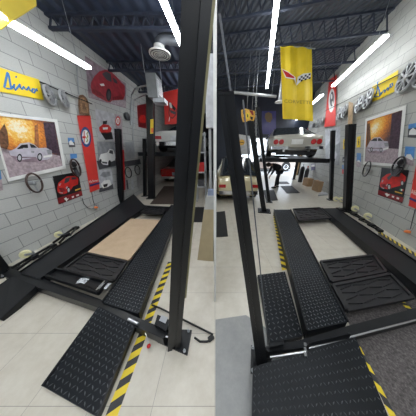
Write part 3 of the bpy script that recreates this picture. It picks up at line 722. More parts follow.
# shield plaque
z = Z(50, 60, 60)
t = thing('wooden_plaque', 'dark wooden shield-shaped plaque above the red banner on the left wall', 'plaque', WL.pt(84, 116))
mb = MB(); q = z((196, 262), (205, 243), (228, 240), (250, 258), (268, 292), (276, 388), (204, 376), (196, 320)); mb.hexa([WL.pt(*p, .03) for p in q], [WL.pt(*p, .055) for p in q], WOOD); part('board', mb, t)
mb = MB(); wpoly(mb, WL, z((208, 265), (228, 254), (246, 272), (260, 300), (266, 372), (212, 362)), .0565, mat('plaque_tan', (.30, .17, .09), .5, 0, .5, 30)); wpoly(mb, WL, z((222, 300), (240, 300), (252, 345), (228, 340)), .058, WOOD); part('carving', mb, t)
# big red sports car poster
z = Z(70, 60, 145)
q = [(84.8, 55.5), (126, 83.5), (126, 108.3), (88.6, 97.5)]
t = thing('car_poster', 'large mauve poster of a red sports car at the top of the left wall', 'poster', WL.pt(*q[3], 0), 'car posters')
mb = MB(); wpanel(mb, WL, q, .012, INKMV)
wpoly(mb, WL, [(88.2, 93), (126, 101), (126, 107.5), (89, 97)], .0135, INKPK)
c2 = Z(85, 75, 50)
wpoly(mb, WL, c2((50, 60), (80, 10), (120, -30), (170, -45), (215, -30), (260, 10), (300, 60), (330, 90), (332, 170), (318, 205), (225, 212), (210, 228), (180, 222), (100, 180), (60, 150), (48, 100)), .015, mat('print_deep_red', (.40, .035, .05), .35, 0, .25, 10))
wpoly(mb, WL, c2((140, -10), (175, -30), (215, -10), (222, 60), (180, 40)), .0165, INKD); wpoly(mb, WL, c2((230, 20), (262, 40), (272, 75), (240, 60)), .0165, INKD)
wpoly(mb, WL, c2((60, 110), (130, 145), (165, 185), (100, 170), (60, 140)), .0165, INKDR); wpoly(mb, WL, c2((228, 185), (300, 165), (322, 190), (300, 205), (228, 208)), .0165, INKDR)
wdisc(mb, WL, c2((197, 165))[0], 2.6, 6.4, .0175, INK); wdisc(mb, WL, c2((199, 165))[0], 1.5, 4.2, .0185, INKD)
wpoly(mb, WL, c2((120, 75), (155, 70), (165, 90), (135, 92)), .0165, INKW)
part('print', mb, t)
# black poster with red car
def black_poster(w, q, body, shade, wind, wheels, strip, star, yel, label, name='car_poster', flag=None, lamps=()):
    t = thing(name, label, 'poster', w.pt(*q[3], 0), 'car posters')
    mb = MB(); wpanel(mb, w, q, .012, INK); wpoly(mb, w, strip, .0135, INKDR); wpoly(mb, w, body, .0145, INKR)
    for s in shade: wpoly(mb, w, s, .0157, INKDR)
    for s in wind: wpoly(mb, w, s, .0165, INKD)
    for c, rx, ry in wheels: wdisc(mb, w, c, rx, ry, .0175, INK); wdisc(mb, w, c, rx * .65, ry * .65, .0185, INKL)
    for s in star: wpoly(mb, w, s, .0152, INKW)
    for s in lamps: wpoly(mb, w, s, .0168, INKPK)
    wpoly(mb, w, yel, .0152, GOLD)
    if flag:
        for s, m in zip(flag, (mat('flag_green', (.05, .35, .12), .4), INKW, INKR)): wpoly(mb, w, s, .0152, m)
    part('print', mb, t)
z = Z(50, 150, 60)
black_poster(WL, z((18, 182), (195, 150), (226, 316), (60, 378)), z((50, 268), (58, 228), (95, 200), (118, 184), (160, 178), (188, 182), (197, 205), (194, 238), (160, 252), (138, 285), (104, 305), (72, 306), (54, 292)),
             [z((58, 262), (95, 262), (110, 285), (80, 296))], [z((106, 196), (142, 188), (128, 222), (96, 234)), z((150, 188), (182, 190), (178, 204), (148, 206))], [(z((129, 278))[0], 1.6, 3.2)],
             z((50, 335), (219, 282), (226, 314), (59, 374)), [z((96, 338), (112, 328), (118, 338), (132, 336), (120, 348), (116, 360), (108, 348)), z((150, 322), (165, 318), (167, 328), (153, 333)), z((180, 312), (200, 305), (202, 316), (183, 322))], z((174, 276), (212, 262), (213, 270), (176, 284)),
             'black poster of a red sports car under a steering wheel on the left wall', lamps=[z((60, 245), (72, 228), (78, 232), (68, 250)), z((108, 262), (118, 250), (124, 256), (114, 270)), z((62, 290), (90, 296), (88, 302), (64, 297))])
z = Z(356, 150, 60)
black_poster(WR, z((178, 122), (368, 140), (322, 370), (150, 310)), z((165, 238), (180, 195), (212, 168), (262, 155), (318, 160), (346, 185), (342, 215), (305, 248), (250, 262), (228, 276), (195, 266), (170, 256)),
             [z((170, 240), (200, 235), (215, 258), (190, 262))], [z((214, 190), (244, 168), (252, 182), (226, 212)), z((262, 165), (310, 168), (300, 185), (262, 185))], [(z((230, 256))[0], 1.9, 3.3), (z((320, 230))[0], 1.7, 3.0)],
             z((154, 276), (330, 330), (322, 366), (151, 308)), [z((200, 302), (214, 298), (222, 306), (236, 310), (222, 318), (214, 326), (208, 314)), z((250, 316), (266, 320), (263, 332), (248, 328)), z((282, 326), (300, 332), (297, 344), (280, 338))], z((270, 284), (322, 298), (320, 306), (268, 292)),
             'black poster of a red sports car on the right wall', 'car_poster', [z((304, 268), (313, 270), (311, 282), (303, 280)), z((313, 270), (322, 272), (320, 284), (311, 282)), z((322, 272), (331, 274), (329, 286), (320, 284))], [z((176, 220), (186, 204), (192, 208), (182, 226)), z((206, 246), (218, 232), (224, 238), (212, 254)), z((176, 258), (196, 264), (194, 270), (178, 264))])
# red vertical banner with round badge
def badge(mb, w, c, rx, ry, off, rot=0):
    ring = mat('badge_blue', (.03, .07, .22), .4)
    wdisc(mb, w, c, rx, ry, off, ring, 24, rot); wdisc(mb, w, c, rx * .72, ry * .72, off + .0015, INKW, 22, rot)
    f = lambda u, v: (c[0] + rx * u, c[1] + ry * v)
    wpoly(mb, w, [f(*p) for p in ((-.42, -.58), (-.26, -.62), (-.26, .62), (-.42, .58))], off + .003, INKR)
    wpoly(mb, w, [f(*p) for p in ((-.68, -.08), (-.02, -.08), (-.02, .12), (-.68, .12))], off + .003, INKR)
    wstroke(mb, w, [f(*p) for p in ((.12, .5), (.32, .3), (.14, .1), (.36, -.1), (.16, -.3), (.34, -.5))], off + .004, .012, mat('badge_gold_green', (.35, .30, .08), .4))
z = Z(50, 110, 60)
t = thing('wall_banner', 'long red vertical banner with round badge on the left wall', 'banner', WL.pt(95, 192))
mb = MB(); q = [(77, 115.5), (90.4, 115.5), (99.8, 188.7), (90.2, 192.6)]; wpanel(mb, WL, q, .022, BANNERR, .006); part('cloth', mb, t)
mb = MB(); badge(mb, WL, (85.9, 137), 5.1, 10.2, .025, -.12); part('badge', mb, t, 'round blue and white badge with red cross')
z = Z(50, 150, 60)
mb = MB(); wpoly(mb, WL, z((275, 240), (343, 222), (345, 234), (278, 255)), .025, NAVYI)
lettering(mb, 'Alfa Romeo', [WL.pt(*p, .0255) for p in z((266, 212), (332, 200), (334, 216), (270, 230))], INKW); part('lettering', mb, t, 'white script and dark blue stripe')
t = thing('wall_banner', 'red banner cut off by the right edge beside the black poster', 'banner', WR.pt(412, 206))
mb = MB(); q = [(417.6, 156), (434, 156), (427, 214), (408.4, 205.6)]; wpanel(mb, WR, q, .022, BANNERR, .006); part('cloth', mb, t)
mb = MB(); wpoly(mb, WR, [(409.5, 197), (430, 205.5), (429.4, 208.5), (409.2, 199.2)], .025, NAVYI); lettering(mb, 'Alfa Romeo', [WR.pt(*p, .0255) for p in ((411.5, 189), (429, 195), (428.5, 200), (411, 193.5))], INKW); badge(mb, WR, (424, 172), 4.5, 9.5, .025); part('lettering', mb, t, 'white script and dark blue stripe')
# small cards and stickers
def card(w, q, layers, label, group='small photo cards on the walls', m=INKD, name='photo_card'):
    mb = MB(); wpanel(mb, w, q, .008, m); f = lambda u, v: (q[0][0] * (1 - u) * (1 - v) + q[1][0] * u * (1 - v) + q[2][0] * u * v + q[3][0] * (1 - u) * v, q[0][1] * (1 - u) * (1 - v) + q[1][1] * u * (1 - v) + q[2][1] * u * v + q[3][1] * (1 - u) * v)
    for k, (pts, mm) in enumerate(layers): wpoly(mb, w, [f(*p) for p in pts], .0095 + .0012 * k, mm)
    return solo(name, mb, label, 'card', group)
carbl = [((0.1, .75), (.15, .5), (.4, .35), (.7, .4), (.92, .6), (.9, .78)), INKW]
card(WL, [(67.6, 137.6), (74, 138), (75.4, 147), (69, 147.3)], [(((0, 0), (1, 0), (1, .45), (0, .5)), INKB), (((.1, .75), (.15, .4), (.5, .25), (.8, .6), (.9, .78)), INKW)], 'small dark photo card right of the big framed print on the left wall')
card(WL, [(70, 153.8), (76.8, 153.6), (77.6, 161.4), (71, 162.2)], [(((0, .6), (1, .55), (1, 1), (0, 1)), INKL)], 'small blue sky photo card above the left black poster', m=INKB)
card(WL, [(-3, 171), (.6, 170), (3.2, 190), (-3, 192)], [(((0, 0), (1, 0), (1, .45), (0, .45)), INKB)], 'faded pink card cut off by the left edge', m=INKPK)
card(WR, [(408.6, 124.4), (418, 122.5), (417, 138), (407.6, 137.4)], [(((0, 0), (1, 0), (1, .3), (0, .35)), INKB), (((.1, .8), (.15, .5), (.5, .3), (.9, .5), (.9, .8)), INKW)], 'dark photo card of a pale car near the top right edge of the right wall')
card(WR, [(405.3, 146.4), (415, 146.8), (413.4, 166.5), (404, 163.4)], [(((0, .6), (1, .62), (1, 1), (0, 1)), INKPK), (((.1, .62), (.2, .45), (.6, .4), (.9, .6), (.85, .72)), INKW)], 'blue sky photo card above the right black poster', m=INKB)
card(WR, [(356.7, 153), (361, 153.2), (360.6, 167.3), (356.4, 166.6)], [(((0, .6), (1, .62), (1, 1), (0, 1)), INKPK), (((.15, .62), (.3, .5), (.7, .5), (.9, .66)), INKW)], 'narrow blue photo card left of the right framed print', m=INKB)
horse = ((.45, .2), (.62, .25), (.55, .4), (.72, .55), (.6, .62), (.66, .85), (.5, .7), (.36, .85), (.42, .58), (.3, .45), (.45, .4))
card(WR, [(356.9, 137), (360.6, 135.8), (360.3, 147.2), (356.6, 147.6)], [(horse, INK)], 'small yellow sticker left of the right framed print', 'yellow stickers on the right wall', BANNERY, 'sticker')
card(WR, [(343.2, 139.4), (345.8, 138.6), (345.6, 148.8), (343, 149.2)], [(horse, INK)], 'small yellow sticker left of the nearer right post', 'yellow stickers on the right wall', BANNERY, 'sticker')
card(WR, [(342, 164.8), (345.4, 164.6), (345.2, 174), (341.9, 173.8)], [(((0, .5), (1, .5), (1, 1), (0, 1)), INKR)], 'blue and red card low on the right wall beside the post', m=INKB)
card(WR, [(342.5, 157), (345.8, 156.6), (345.6, 162.4), (342.4, 162.6)], [(((.1, .7), (.5, .3), (.9, .7)), INKL)], 'dark square card above the blue and red one', m=INKD)
# posters right of the red banner (left wall)
z = Z(85, 75, 50); y = Z(85, 120, 50); x = Z(85, 160, 50)
t = thing('car_poster', 'white poster of a red vehicle front, right of the red banner', 'poster', WL.pt(98, 139), 'car posters')
mb = MB(); wpanel(mb, WL, [(95, 108.6), (114, 113.6), (115.2, 141), (98, 139.8)], .012, INKL)
wpoly(mb, WL, y((118, 60), (150, 35), (195, 40), (222, 70), (215, 100), (190, 112), (140, 110), (120, 90)), .0135, INKR); wpoly(mb, WL, y((130, 105), (222, 100), (235, 160), (170, 165)), .0135, INK)
wpoly(mb, WL, y((148, 10), (185, 5), (180, 35), (150, 35)), .0142, INK); wpoly(mb, WL, y((148, 62), (192, 60), (188, 78), (150, 80)), .0148, INKW); part('print', mb, t)
t = thing('car_poster', 'grey poster of a white classic car beside the far black post', 'poster', WL.pt(99, 169), 'car posters')
mb = MB(); wpanel(mb, WL, [(96.8, 141.4), (114.6, 141.6), (116.4, 166.6), (99.2, 169.8)], .012, INKG)
wpoly(mb, WL, y((98, 340), (258, 320), (260, 380), (118, 412)), .0128, INKD)
wpoly(mb, WL, y((118, 320), (130, 285), (185, 270), (205, 240), (235, 248), (250, 290), (250, 335), (210, 350), (190, 375), (150, 370), (125, 345)), .0135, INKW)
wpoly(mb, WL, y((205, 250), (232, 254), (234, 285), (200, 275)), .0147, INKD); wdisc(mb, WL, y((205, 360))[0], 1.5, 3.2, .0155, INK); wdisc(mb, WL, y((130, 340))[0], 1, 2, .0155, INK); wpoly(mb, WL, y((140, 345), (185, 350), (184, 365), (145, 360)), .015, INKD); part('print', mb, t)
t = thing('car_poster', 'black and white poster below the grey one at the foot of the left wall', 'poster', WL.pt(99, 192), 'car posters')
mb = MB(); wpanel(mb, WL, [(98.6, 170.4), (112, 169.2), (113.6, 189), (99.2, 192.6)], .012, INKL)
wpoly(mb, WL, x((120, 235), (230, 200), (238, 240), (118, 270)), .0132, INKD); wpoly(mb, WL, x((130, 200), (160, 170), (205, 165), (222, 205), (190, 225), (150, 235)), .0142, INKW); wpoly(mb, WL, x((150, 205), (190, 195), (185, 220), (158, 228)), .0152, INK); wpoly(mb, WL, x((125, 130), (150, 100), (205, 95), (215, 130), (160, 145)), .014, INKG); part('print', mb, t)
# narrow banner with round sign behind the far post
t = thing('wall_banner', 'narrow cream banner with a red ring sign behind the far black post', 'banner', WL.pt(119, 190))
mb = MB(); wpanel(mb, WL, [(114.6, 113.8), (121.6, 116), (125.5, 186), (121, 189)], .012, INKPK); part('cloth', mb, t)
mb = MB(); wdisc(mb, WL, (117.9, 121), 2.5, 4.8, .014, INKR); wdisc(mb, WL, (117.9, 121), 1.6, 3.3, .0155, INKW); wpoly(mb, WL, [(117.5, 119), (118.4, 119), (118.4, 123), (117.5, 123)], .0165, INKR)
wpoly(mb, WL, [(122, 150), (124, 150), (125.5, 190), (123, 190)], .014, INKR); part('ring_sign', mb, t, 'red ring sign')
# wall sockets
def socket(w, c, label, cord):
    p = w.pt(*c, 0); t = thing('wall_socket', label, 'socket', p, 'wall sockets')
    mb = MB(); mb.prism([w.pt(c[0] + a, c[1] + b, .002) for a, b in ((-1.1, -2.6), (1.1, -2.6), (1.1, 2.6), (-1.1, 2.6))], w.n * .03, GALV); part('box', mb, t)
    mb = MB(); q = w.pt(c[0], c[1] + .4, .03); mb.lathe([(.028, 0), (.03, .04), (.018, .07)], q, w.n, ORANGE, 12); part('plug', mb, t, 'orange plug')
    mb = MB(); mb.tube([w.pt(*k, .012) for k in cord], .006, INKD, 6); part('cord', mb, t)
socket(WL, (95, 207), 'wall socket with orange plug below the red banner on the left wall', [(95, 206), (93, 200), (92, 194), (91.5, 190)])
socket(WR, (409.5, 231.5), 'wall socket with orange plug low on the right wall', [(410.5, 229), (412, 222), (415, 210), (417, 203)])
mb = MB(); mb.tube([WL.pt(*p, .02) for p in ((82, 198), (84, 204), (88, 208), (92, 209), (94, 208))], .006, INKD, 6); solo('power_cord', mb, 'thin dark cord looping to the left wall socket', 'cord')
mb = MB(); mb.tube([WL.pt(*p, .03) for p in ((77, 63), (77.6, 78), (78.6, 94))], .012, GREYP, 8); solo('conduit_pipe', mb, 'thin vertical conduit above the wooden plaque', 'pipe')

# ================================================================== LEFT BAY, FAR
# grey heater box
t = thing('heater_unit', 'grey metal heater box hanging high at the back of the left bay', 'heater', AT(154, 97, 4.6))
ha, hb_ = AT(146.4, 85, 4.5), AT(156.4, 85, 4.5)
q = [V((ha.x, 4.5, 0)), V((hb_.x, 4.5, 0)), V((hb_.x, 4.97, 0)), V((ha.x, 4.97, 0))]
zt = AT(151, 72.5, 4.5).z; zb = AT(151, 97, 4.5).z
mb = MB(); mb.hexa([p + V((0, 0, zb)) for p in q], [p + V((0, 0, zt)) for p in q], mat('heater_grey', (.24, .255, .265), .5, .1)); hb = part('casing', mb, t)
e = q[2] - q[1]; nn = V((e.y, -e.x, 0)).normalized(); mb = MB()
for i in range(7):
    zz = zb + .1 + i * (zt - zb - .2) / 6; a, b = q[1] + e * .15 + nn * .006, q[1] + e * .85 + nn * .006
    mb.bar(a + V((0, 0, zz)), b + V((0, 0, zz)), .012, .03, INKL)
part('grille', mb, t, 'pale slatted grille')
mb = MB(); 
for p in (q[0], q[2]): mb.tube([p + V((0, 0, zt)), V((p.x, p.y, LC))], .01, GALV, 6)
part('hanger_rod', mb, t)
mb = MB(); p = (q[0] + q[1]) / 2; mb.box((p.x + .12, p.y + .2, zb - .05), (.3, .3, .1), GALV); part('outlet', mb, t)
mb = MB(); a = V((q[0].x, q[0].y, zt - .35)); yw = 4.6
mb.tube([WL.pt(131, 125, .05), WL.pt(131, 105, .05), WL.pt(131.5, 95, .08), AT(135, 89, 4.75), AT(141, 86.5, 4.7), AT(146.5, 85.5, 4.65)], .02, GALV, 8); solo('conduit_pipe', mb, 'curved grey conduit running from the left wall to the heater box', 'pipe', smooth=True)
mb = MB(); mb.tube([WL.pt(133, 140, .05), WL.pt(133, 120, .05), WL.pt(134, 100, .06), AT(146.5, 94, 4.8)], .015, GALV, 8); solo('conduit_pipe', mb, 'grey conduit going down the left wall under the heater box', 'pipe', smooth=True)
# ceiling diffuser with duct
p = G(160, 55, 3.4); t = thing('ceiling_vent', 'round white ceiling vent on the end of a silver duct', 'vent', p)
mb = MB(); mb.lathe([(.0, .0), (.05, -.01), (.06, .01), (.10, -.012), (.11, .012), (.15, -.014), (.16, .014), (.205, -.004), (.21, .02), (.11, .08), (.1, .14)], p, (0, 0, 1), WHITE, 28); part('diffuser', mb, t, None, True)
mb = MB()
for rr in (.045, .085, .128, .178): mb.ring(p + V((0, 0, -.004)), (0, 0, 1), rr, .007, INKD, 26, 6)
part('louvre_gaps', mb, t, 'dark ring gaps')
mb = MB(); mb.tube([p + V((0, 0, .1)), p + V((.02, 0, .2)), p + V((.12, .05, .27)), p + V((.5, .15, .28)), p + V((1.05, .3, .28))], .085, mat('dull_duct', (.13, .14, .16), .5, .3), 14); part('duct', mb, t, 'silver flexible duct', True)
mb = MB(); mb.tube([G(186, 24, 3.62), G(212, 27, 3.62)], .09, GALV, 14); solo('air_duct', mb, 'silver duct crossing below the dark ceiling right of the left post', 'duct', smooth=True)
# red framed picture and red flag
card(WL, [(137, 105.5), (146.4, 103.5), (147.5, 129), (138.5, 127)], [(((.15, .62), (.3, .45), (.75, .45), (.9, .62), (.8, .78), (.25, .78)), INKR)], 'dark red picture on the left wall under the heater box', 'car posters', INKDR, 'car_poster')['category'] = 'poster'
Yb = 5.9
t = thing('hanging_flag', 'red flag with pale outline emblem hanging behind the left post', 'flag', AT(172, 124, Yb))
mb = MB(); fq = [AT(163.4, 92.4, Yb), AT(181.5, 88, Yb), AT(181, 123.5, Yb), AT(164.8, 124.5, Yb)]; mb.prism(fq, (0, .012, 0), BANNERR); part('cloth', mb, t)
zz = Z(130, 65, 60); mb = MB()
for s, m in ((((270, 260), (285, 262), (295, 300), (278, 295)), INKW), (((290, 270), (318, 300), (310, 320), (292, 300)), INK), (((278, 310), (318, 325), (312, 345), (280, 330)), INKD)):
    mb.add([AT(*k, Yb - .004) for k in zz(*s)], [list(range(4))], m)
mb.tube([AT(*k, Yb - .006) for k in zz((268, 258), (275, 300), (270, 330), (275, 360), (295, 370), (318, 345), (322, 310), (300, 290))], .012, INK, 6)
mb.tube([AT(*k, Yb - .006) for k in zz((275, 360), (270, 392))], .012, INKW, 6); part('emblem', mb, t)
mb = MB(); mb.tube([AT(162, 92.8, Yb + .02), AT(183, 87.6, Yb + .02)], .012, GALV, 6)
for s in (165, 180): q = AT(s, 92.2 - (s - 163) * .24, Yb + .02); mb.tube([q, V((q.x, q.y, LC - .3))], .004, GALV, 5)
part('pole', mb, t)
# yellow flag top-left
t = thing('hanging_flag', 'yellow flag hanging from the ceiling at the top left corner', 'flag', G(8, 20, 3.0))
a, b = AT(-30, -24, 2.3), AT(35, -20, 2.6); f0 = [AT(-26, 30, 2.2), AT(0, 29, 2.25), AT(12, 20, 2.35), AT(24, 12.6, 2.45), AT(35.2, 5, 2.55), AT(33, -20, 2.55), AT(-30, -22, 2.2)]
mb = MB(); mb.prism(f0, (.004, .012, 0), mat('flag_yellow_cloth', (.62, .47, .05), .7, 0, .15, 3)); part('cloth', mb, t)
mb = MB(); mb.tube([AT(-30, -22, 2.21), AT(34, -20, 2.57)], .012, GALV, 6)
for k in (-20, 28): q = AT(k, -21.4, 2.3 if k < 0 else 2.53); mb.tube([q, V((q.x, q.y, LC))], .004, GALV, 5)
part('pole', mb, t)

# ------------------------------------------------------------------ cars
def car(label, loc, yaw, L, Wd, Ht, paint, tail='round', name='car', belt=.62, cabin=(-.62, -.12, .22, .5), group='parked cars', wheel_r=.30):
    """origin under the middle of the car, nose along local +Y"""
    t = thing(name, label, 'car', loc, group); R = Matrix.Rotation(yaw, 3, 'Z'); O = V(loc)
    T = lambda p: O + R @ V(p)
    hw = Wd / 2; zb = .17; c0, c1, c2, c3 = [k * L / 2 for k in cabin]
    bz = belt * Ht
    st = [(-L / 2, .80, .36, bz * .86, 0), (-L / 2 + .05, .90, .30, bz * .97, 0), (-L / 2 + .4, .97, zb + .05, bz * 1.02, 0), (c0, 1, zb, bz * 1.04, 0), (c1, 1, zb, bz, 1), ((c1 + c2) / 2, 1, zb, bz, 1), (c2, 1, zb, bz, 1), (c3, 1, zb, bz, 0), (L / 2 - .5, .95, zb, bz * .90, 0), (L / 2 - .08, .82, .27, bz * .72, 0), (L / 2, .66, .34, bz * .58, 0)]
    rows = []
    for y, k, z0, zt, cab in st:
        w = hw * k; top = Ht if cab else zt + .03; rw = w * (.68 if cab else .84)
        half = [(0, z0), (w * .8, z0), (w * .97, z0 + .08), (w, z0 + (zt - z0) * .5), (w * .97, zt - .03), (w * .92, zt), (rw, top - .035), (rw * .85, top - .005), (0, top + .01)]
        rows.append([(x, z) for x, z in half] + [(-x, z) for x, z in half[-2:0:-1]])
    n = len(rows[0]); body, glass = MB(), MB(); pts = [[T((x, st[i][0], z)) for x, z in r] for i, r in enumerate(rows)]
    for i in range(len(rows) - 1):
        for j in range(n):
            j2 = (j + 1) % n; q = [pts[i][j], pts[i][j2], pts[i + 1][j2], pts[i + 1][j]]
            side = j in (5, n - 7); ca = st[i][4] + st[i + 1][4]
            topf = j in (6, 7, n - 8, n - 9)
            if (ca >= 1 and side) or (ca == 1 and topf): glass.add(q, [[0, 1, 2, 3]], GLASS)
            else: body.add(q, [[0, 1, 2, 3]], paint)
    body.add(pts[0], [list(range(n))], paint); body.add(pts[-1], [list(range(n))], paint)
    for b_ in (body,):
        pass
    bo = part('body', body, t, None, True); part('window_glass', glass, t, 'dark glass')
    m = MB(); m.box(T((0, 0, zb + .02)), (Wd * .86, L * .82, .06), mat('underbody_black', (.012, .012, .013), .8), 0, R); part('underbody', m, t)
    for sx in (-1, 1):
        for yy in (-L * .3, L * .31):
            c = T((sx * (hw - .09), yy, wheel_r)); ax = R @ V((sx, 0, 0))
            m = MB(); m.lathe([(wheel_r * .6, -.09), (wheel_r * .95, -.09), (wheel_r, -.06), (wheel_r, .07), (wheel_r * .95, .1), (wheel_r * .6, .1)], c, ax, RUB, 22); wo = part('wheel', m, t, 'black tyre', True)
            m = MB(); m.lathe([(wheel_r * .6, .085), (wheel_r * .55, .105), (wheel_r * .2, .09), (.0, .11)], c, ax, CHROME, 16); part('hub_cap', m, wo)
            m = MB(); m.lathe([(wheel_r * 1.02, -.02), (wheel_r * 1.02, .004)], c + V((0, 0, .055)) + ax * .088, ax, mat('underbody_black', (.012, .012, .013), .8), 20); part('wheel_arch', m, t)
    yb = -L / 2 - .012; zt = bz * .70
    if tail == 'round':
        for sx in (-1, 1):
            for k in (.78, .58):
                m = MB(); m.lathe([(.085, -.05), (.085, .012), (.06, .02), (0, .022)], T((sx * hw * k, yb + .02, zt)), R @ V((0, -1, 0)), TAIL, 18); part('tail_lamp', m, t, 'round red tail lamp')
            m = MB(); m.box(T((sx * hw * .62, yb - .015, zt - .19)), (hw * .62, .09, .09), CHROME, 0, R); part('bumper', m, t, 'chrome half bumper')
        m = MB(); m.box(T((0, yb, zt - .0)), (.36, .03, .16), INKW, 0, R); part('licence_plate', m, t, 'white licence plate')
        m = MB(); m.box(T((0, yb + .06, zt - .36)), (Wd * .72, .1, .14), INK, 0, R); part('rear_valance', m, t)
        for sx in (-.4, .4):
            m = MB(); m.tube([T((sx, yb + .2, .24)), T((sx, yb - .05, .24))], .04, CHROME, 10); part('exhaust', m, t)
    elif tail == 'bar':
        for sx in (-1, 1):
            m = MB(); m.box(T((sx * hw * .72, yb, zt)), (hw * .3, .03, .1), TAIL, 0, R); part('tail_lamp', m, t, 'red tail lamp')
        m = MB(); m.box(T((0, yb - .02, zt - .2)), (Wd * .86, .1, .12), CHROME, 0, R); part('bumper', m, t, 'chrome bumper')
        m = MB(); m.box(T((0, yb - .01, zt - .02)), (.34, .03, .15), INKL, 0, R); part('licence_plate', m, t)
    return t
def raised_lift(label, c, wd, ln, zp, yaw, posts, ph, lean=()):
    t = thing('four_post_lift', label, 'car lift', (c[0], c[1], 0), 'four-post lifts'); R = Matrix.Rotation(yaw, 3, 'Z'); O = V((c[0], c[1], 0))
    for sx in (-1, 1):
        m = MB(); m.box(O + R @ V((sx * wd * .30, ln / 2, zp - .06)), (.48, ln, .12), BLACK, 0, R); part('runway', m, t)
    for y in (0, ln):
        m = MB(); m.box(O + R @ V((0, y, zp - .07)), (wd, .14, .13), BLACK, 0, R); part('cross_beam', m, t)
    for sx, y in posts:
        b = O + R @ V((sx * wd / 2, y, 0)); post(t, b, b + V((0, 0, ph)), .12, yaw, sq(b, .10, yaw))
    for b, tp in lean: b = G(*b); post(t, b, AT(*tp, b.y), .095, yaw, sq(b, .10, yaw))
    return t
yawL = -math.atan2(WL.d.x, WL.d.y); yawR = -math.atan2(WR.d.x, WR.d.y)
# left bay: raised white car and red car below
zc = AT(165, 152, 5.6).z
raised_lift('black raised lift holding the white car at the back of the left bay', (-1.5, 5.55), 2.5, 4.3, zc, yawL, (), 2.1, (((145, 196), (144.5, 139)),))
car('white car seen from behind, raised on the lift at the back of the left bay', (-1.3, 7.75, zc + .004), yawL, 4.3, 1.75, 1.08, PAINTW, 'bar')
car('red car parked on the floor under the raised white car', (-1.95, 9.7, 0), yawL, 4.2, 1.8, 1.2, PAINTR, 'bar')
# label on the nearby dark pipe/post
pp = AT(150, 112, 5.05); pb = V((pp.x, pp.y, 0))
t = thing('utility_post', 'dark square post with yellow label below the heater box', 'post', pb)
pb0 = G(151.5, 197); pa = [V((pb.x + a, pb.y + b, 0)) for a, b in ((-.1, -.08), (.1, -.08), (.1, .08), (-.1, .08))]; tpz = AT(150.5, 96, pb.y)
ft = AT(151.5, 197, pb.y); mb = MB(); mb.hexa([V((ft.x + p.x - pb.x, p.y, 0)) for p in pa], [V((tpz.x + p.x - pb.x, p.y, tpz.z)) for p in pa], BLACK2); pb = V((ft.x, pb.y, 0)); part('shaft', mb, t)
mb = MB(); q = [AT(150.4, 119.5, pb.y - .085), AT(153.6, 119, pb.y - .085), AT(153.4, 133.5, pb.y - .085), AT(150.3, 133.8, pb.y - .085)]; mb.prism(q, (0, -.006, 0), YEL)
mb.add([AT(*k, pb.y - .093) for k in ((151, 128), (153.6, 128), (153.4, 132.5), (150.9, 132.6))], [[0, 1, 2, 3]], ORANGE); part('warning_label', mb, t, 'yellow warning label')
mb = MB(); mb.box((pb.x, pb.y, .01), (.3, .26, .02), BLACK); part('base_plate', mb, t)
# wall equipment
def wallbox(name, w, q, d, m, label, cat, bits=()):
    t = thing(name, label, cat, w.pt(*q[3], 0)); mb = MB(); mb.hexa([w.pt(*p, .003) for p in q], [w.pt(*p, d) for p in q], m); part('casing', mb, t)
    for nm, qq, dd, mm in bits:
        mb = MB(); mb.hexa([w.pt(*p, d) for p in qq], [w.pt(*p, dd) for p in qq], mm); part(nm, mb, t)
wallbox('electrical_panel', WL, [(125, 142), (134, 141), (135, 158), (126, 160)], .12, GREYP, 'grey electrical panel on the far left wall', 'electrical panel', [('door', [(126, 143.5), (133.2, 142.5), (134, 156.5), (127, 158)], .13, GALV)])
wallbox('tool_rack', WL, [(124, 161.5), (140, 159), (141, 164), (125, 167)], .03, INKD, 'dark tool rack on the far left wall below the electrical panel', 'rack')
for k, (c, lab) in enumerate((((128.5, 172.5), 'coiled black hose on the far left wall, nearer one'), ((137.5, 170), 'coiled black hose on the far left wall, farther one'))):
    mb = MB()
    for i in range(3): mb.ring(WL.pt(*c, .04 + i * .02), WL.n, .17, .014, RUB, 22, 6)
    solo('hose_coil', mb, lab, 'hose', 'coiled hoses on the far wall')
for k, (q, m, lab) in enumerate(([[(126.2, 180), (127.6, 179.7), (128.6, 189), (127.2, 189.6)], INKD, 'dark hanging tool on the far left wall'], [[(131, 180), (133.5, 179.5), (134, 189), (131.5, 190)], INKL, 'pale bottle-shaped holder on the far left wall'], [[(137, 176), (139, 175.5), (139.6, 186), (137.8, 186.6)], STEEL, 'bright steel tool hanging on the far left wall'])):
    mb = MB(); mb.hexa([WL.pt(*p, .005) for p in q], [WL.pt(*p, .06) for p in q], m); solo('hanging_tool', mb, lab, 'tool', 'tools hung on the far wall')
mb = MB(); p = WL.pt(125.5, 117, .05); mb.lathe([(.0, 0), (.11, 0), (.12, .03), (.12, .08), (.05, .1)], WL.pt(125.8, 116.5, .01), WL.n, INKD, 16); solo('wall_siren', mb, 'dark round bell high on the left wall beside the mauve poster', 'bell')
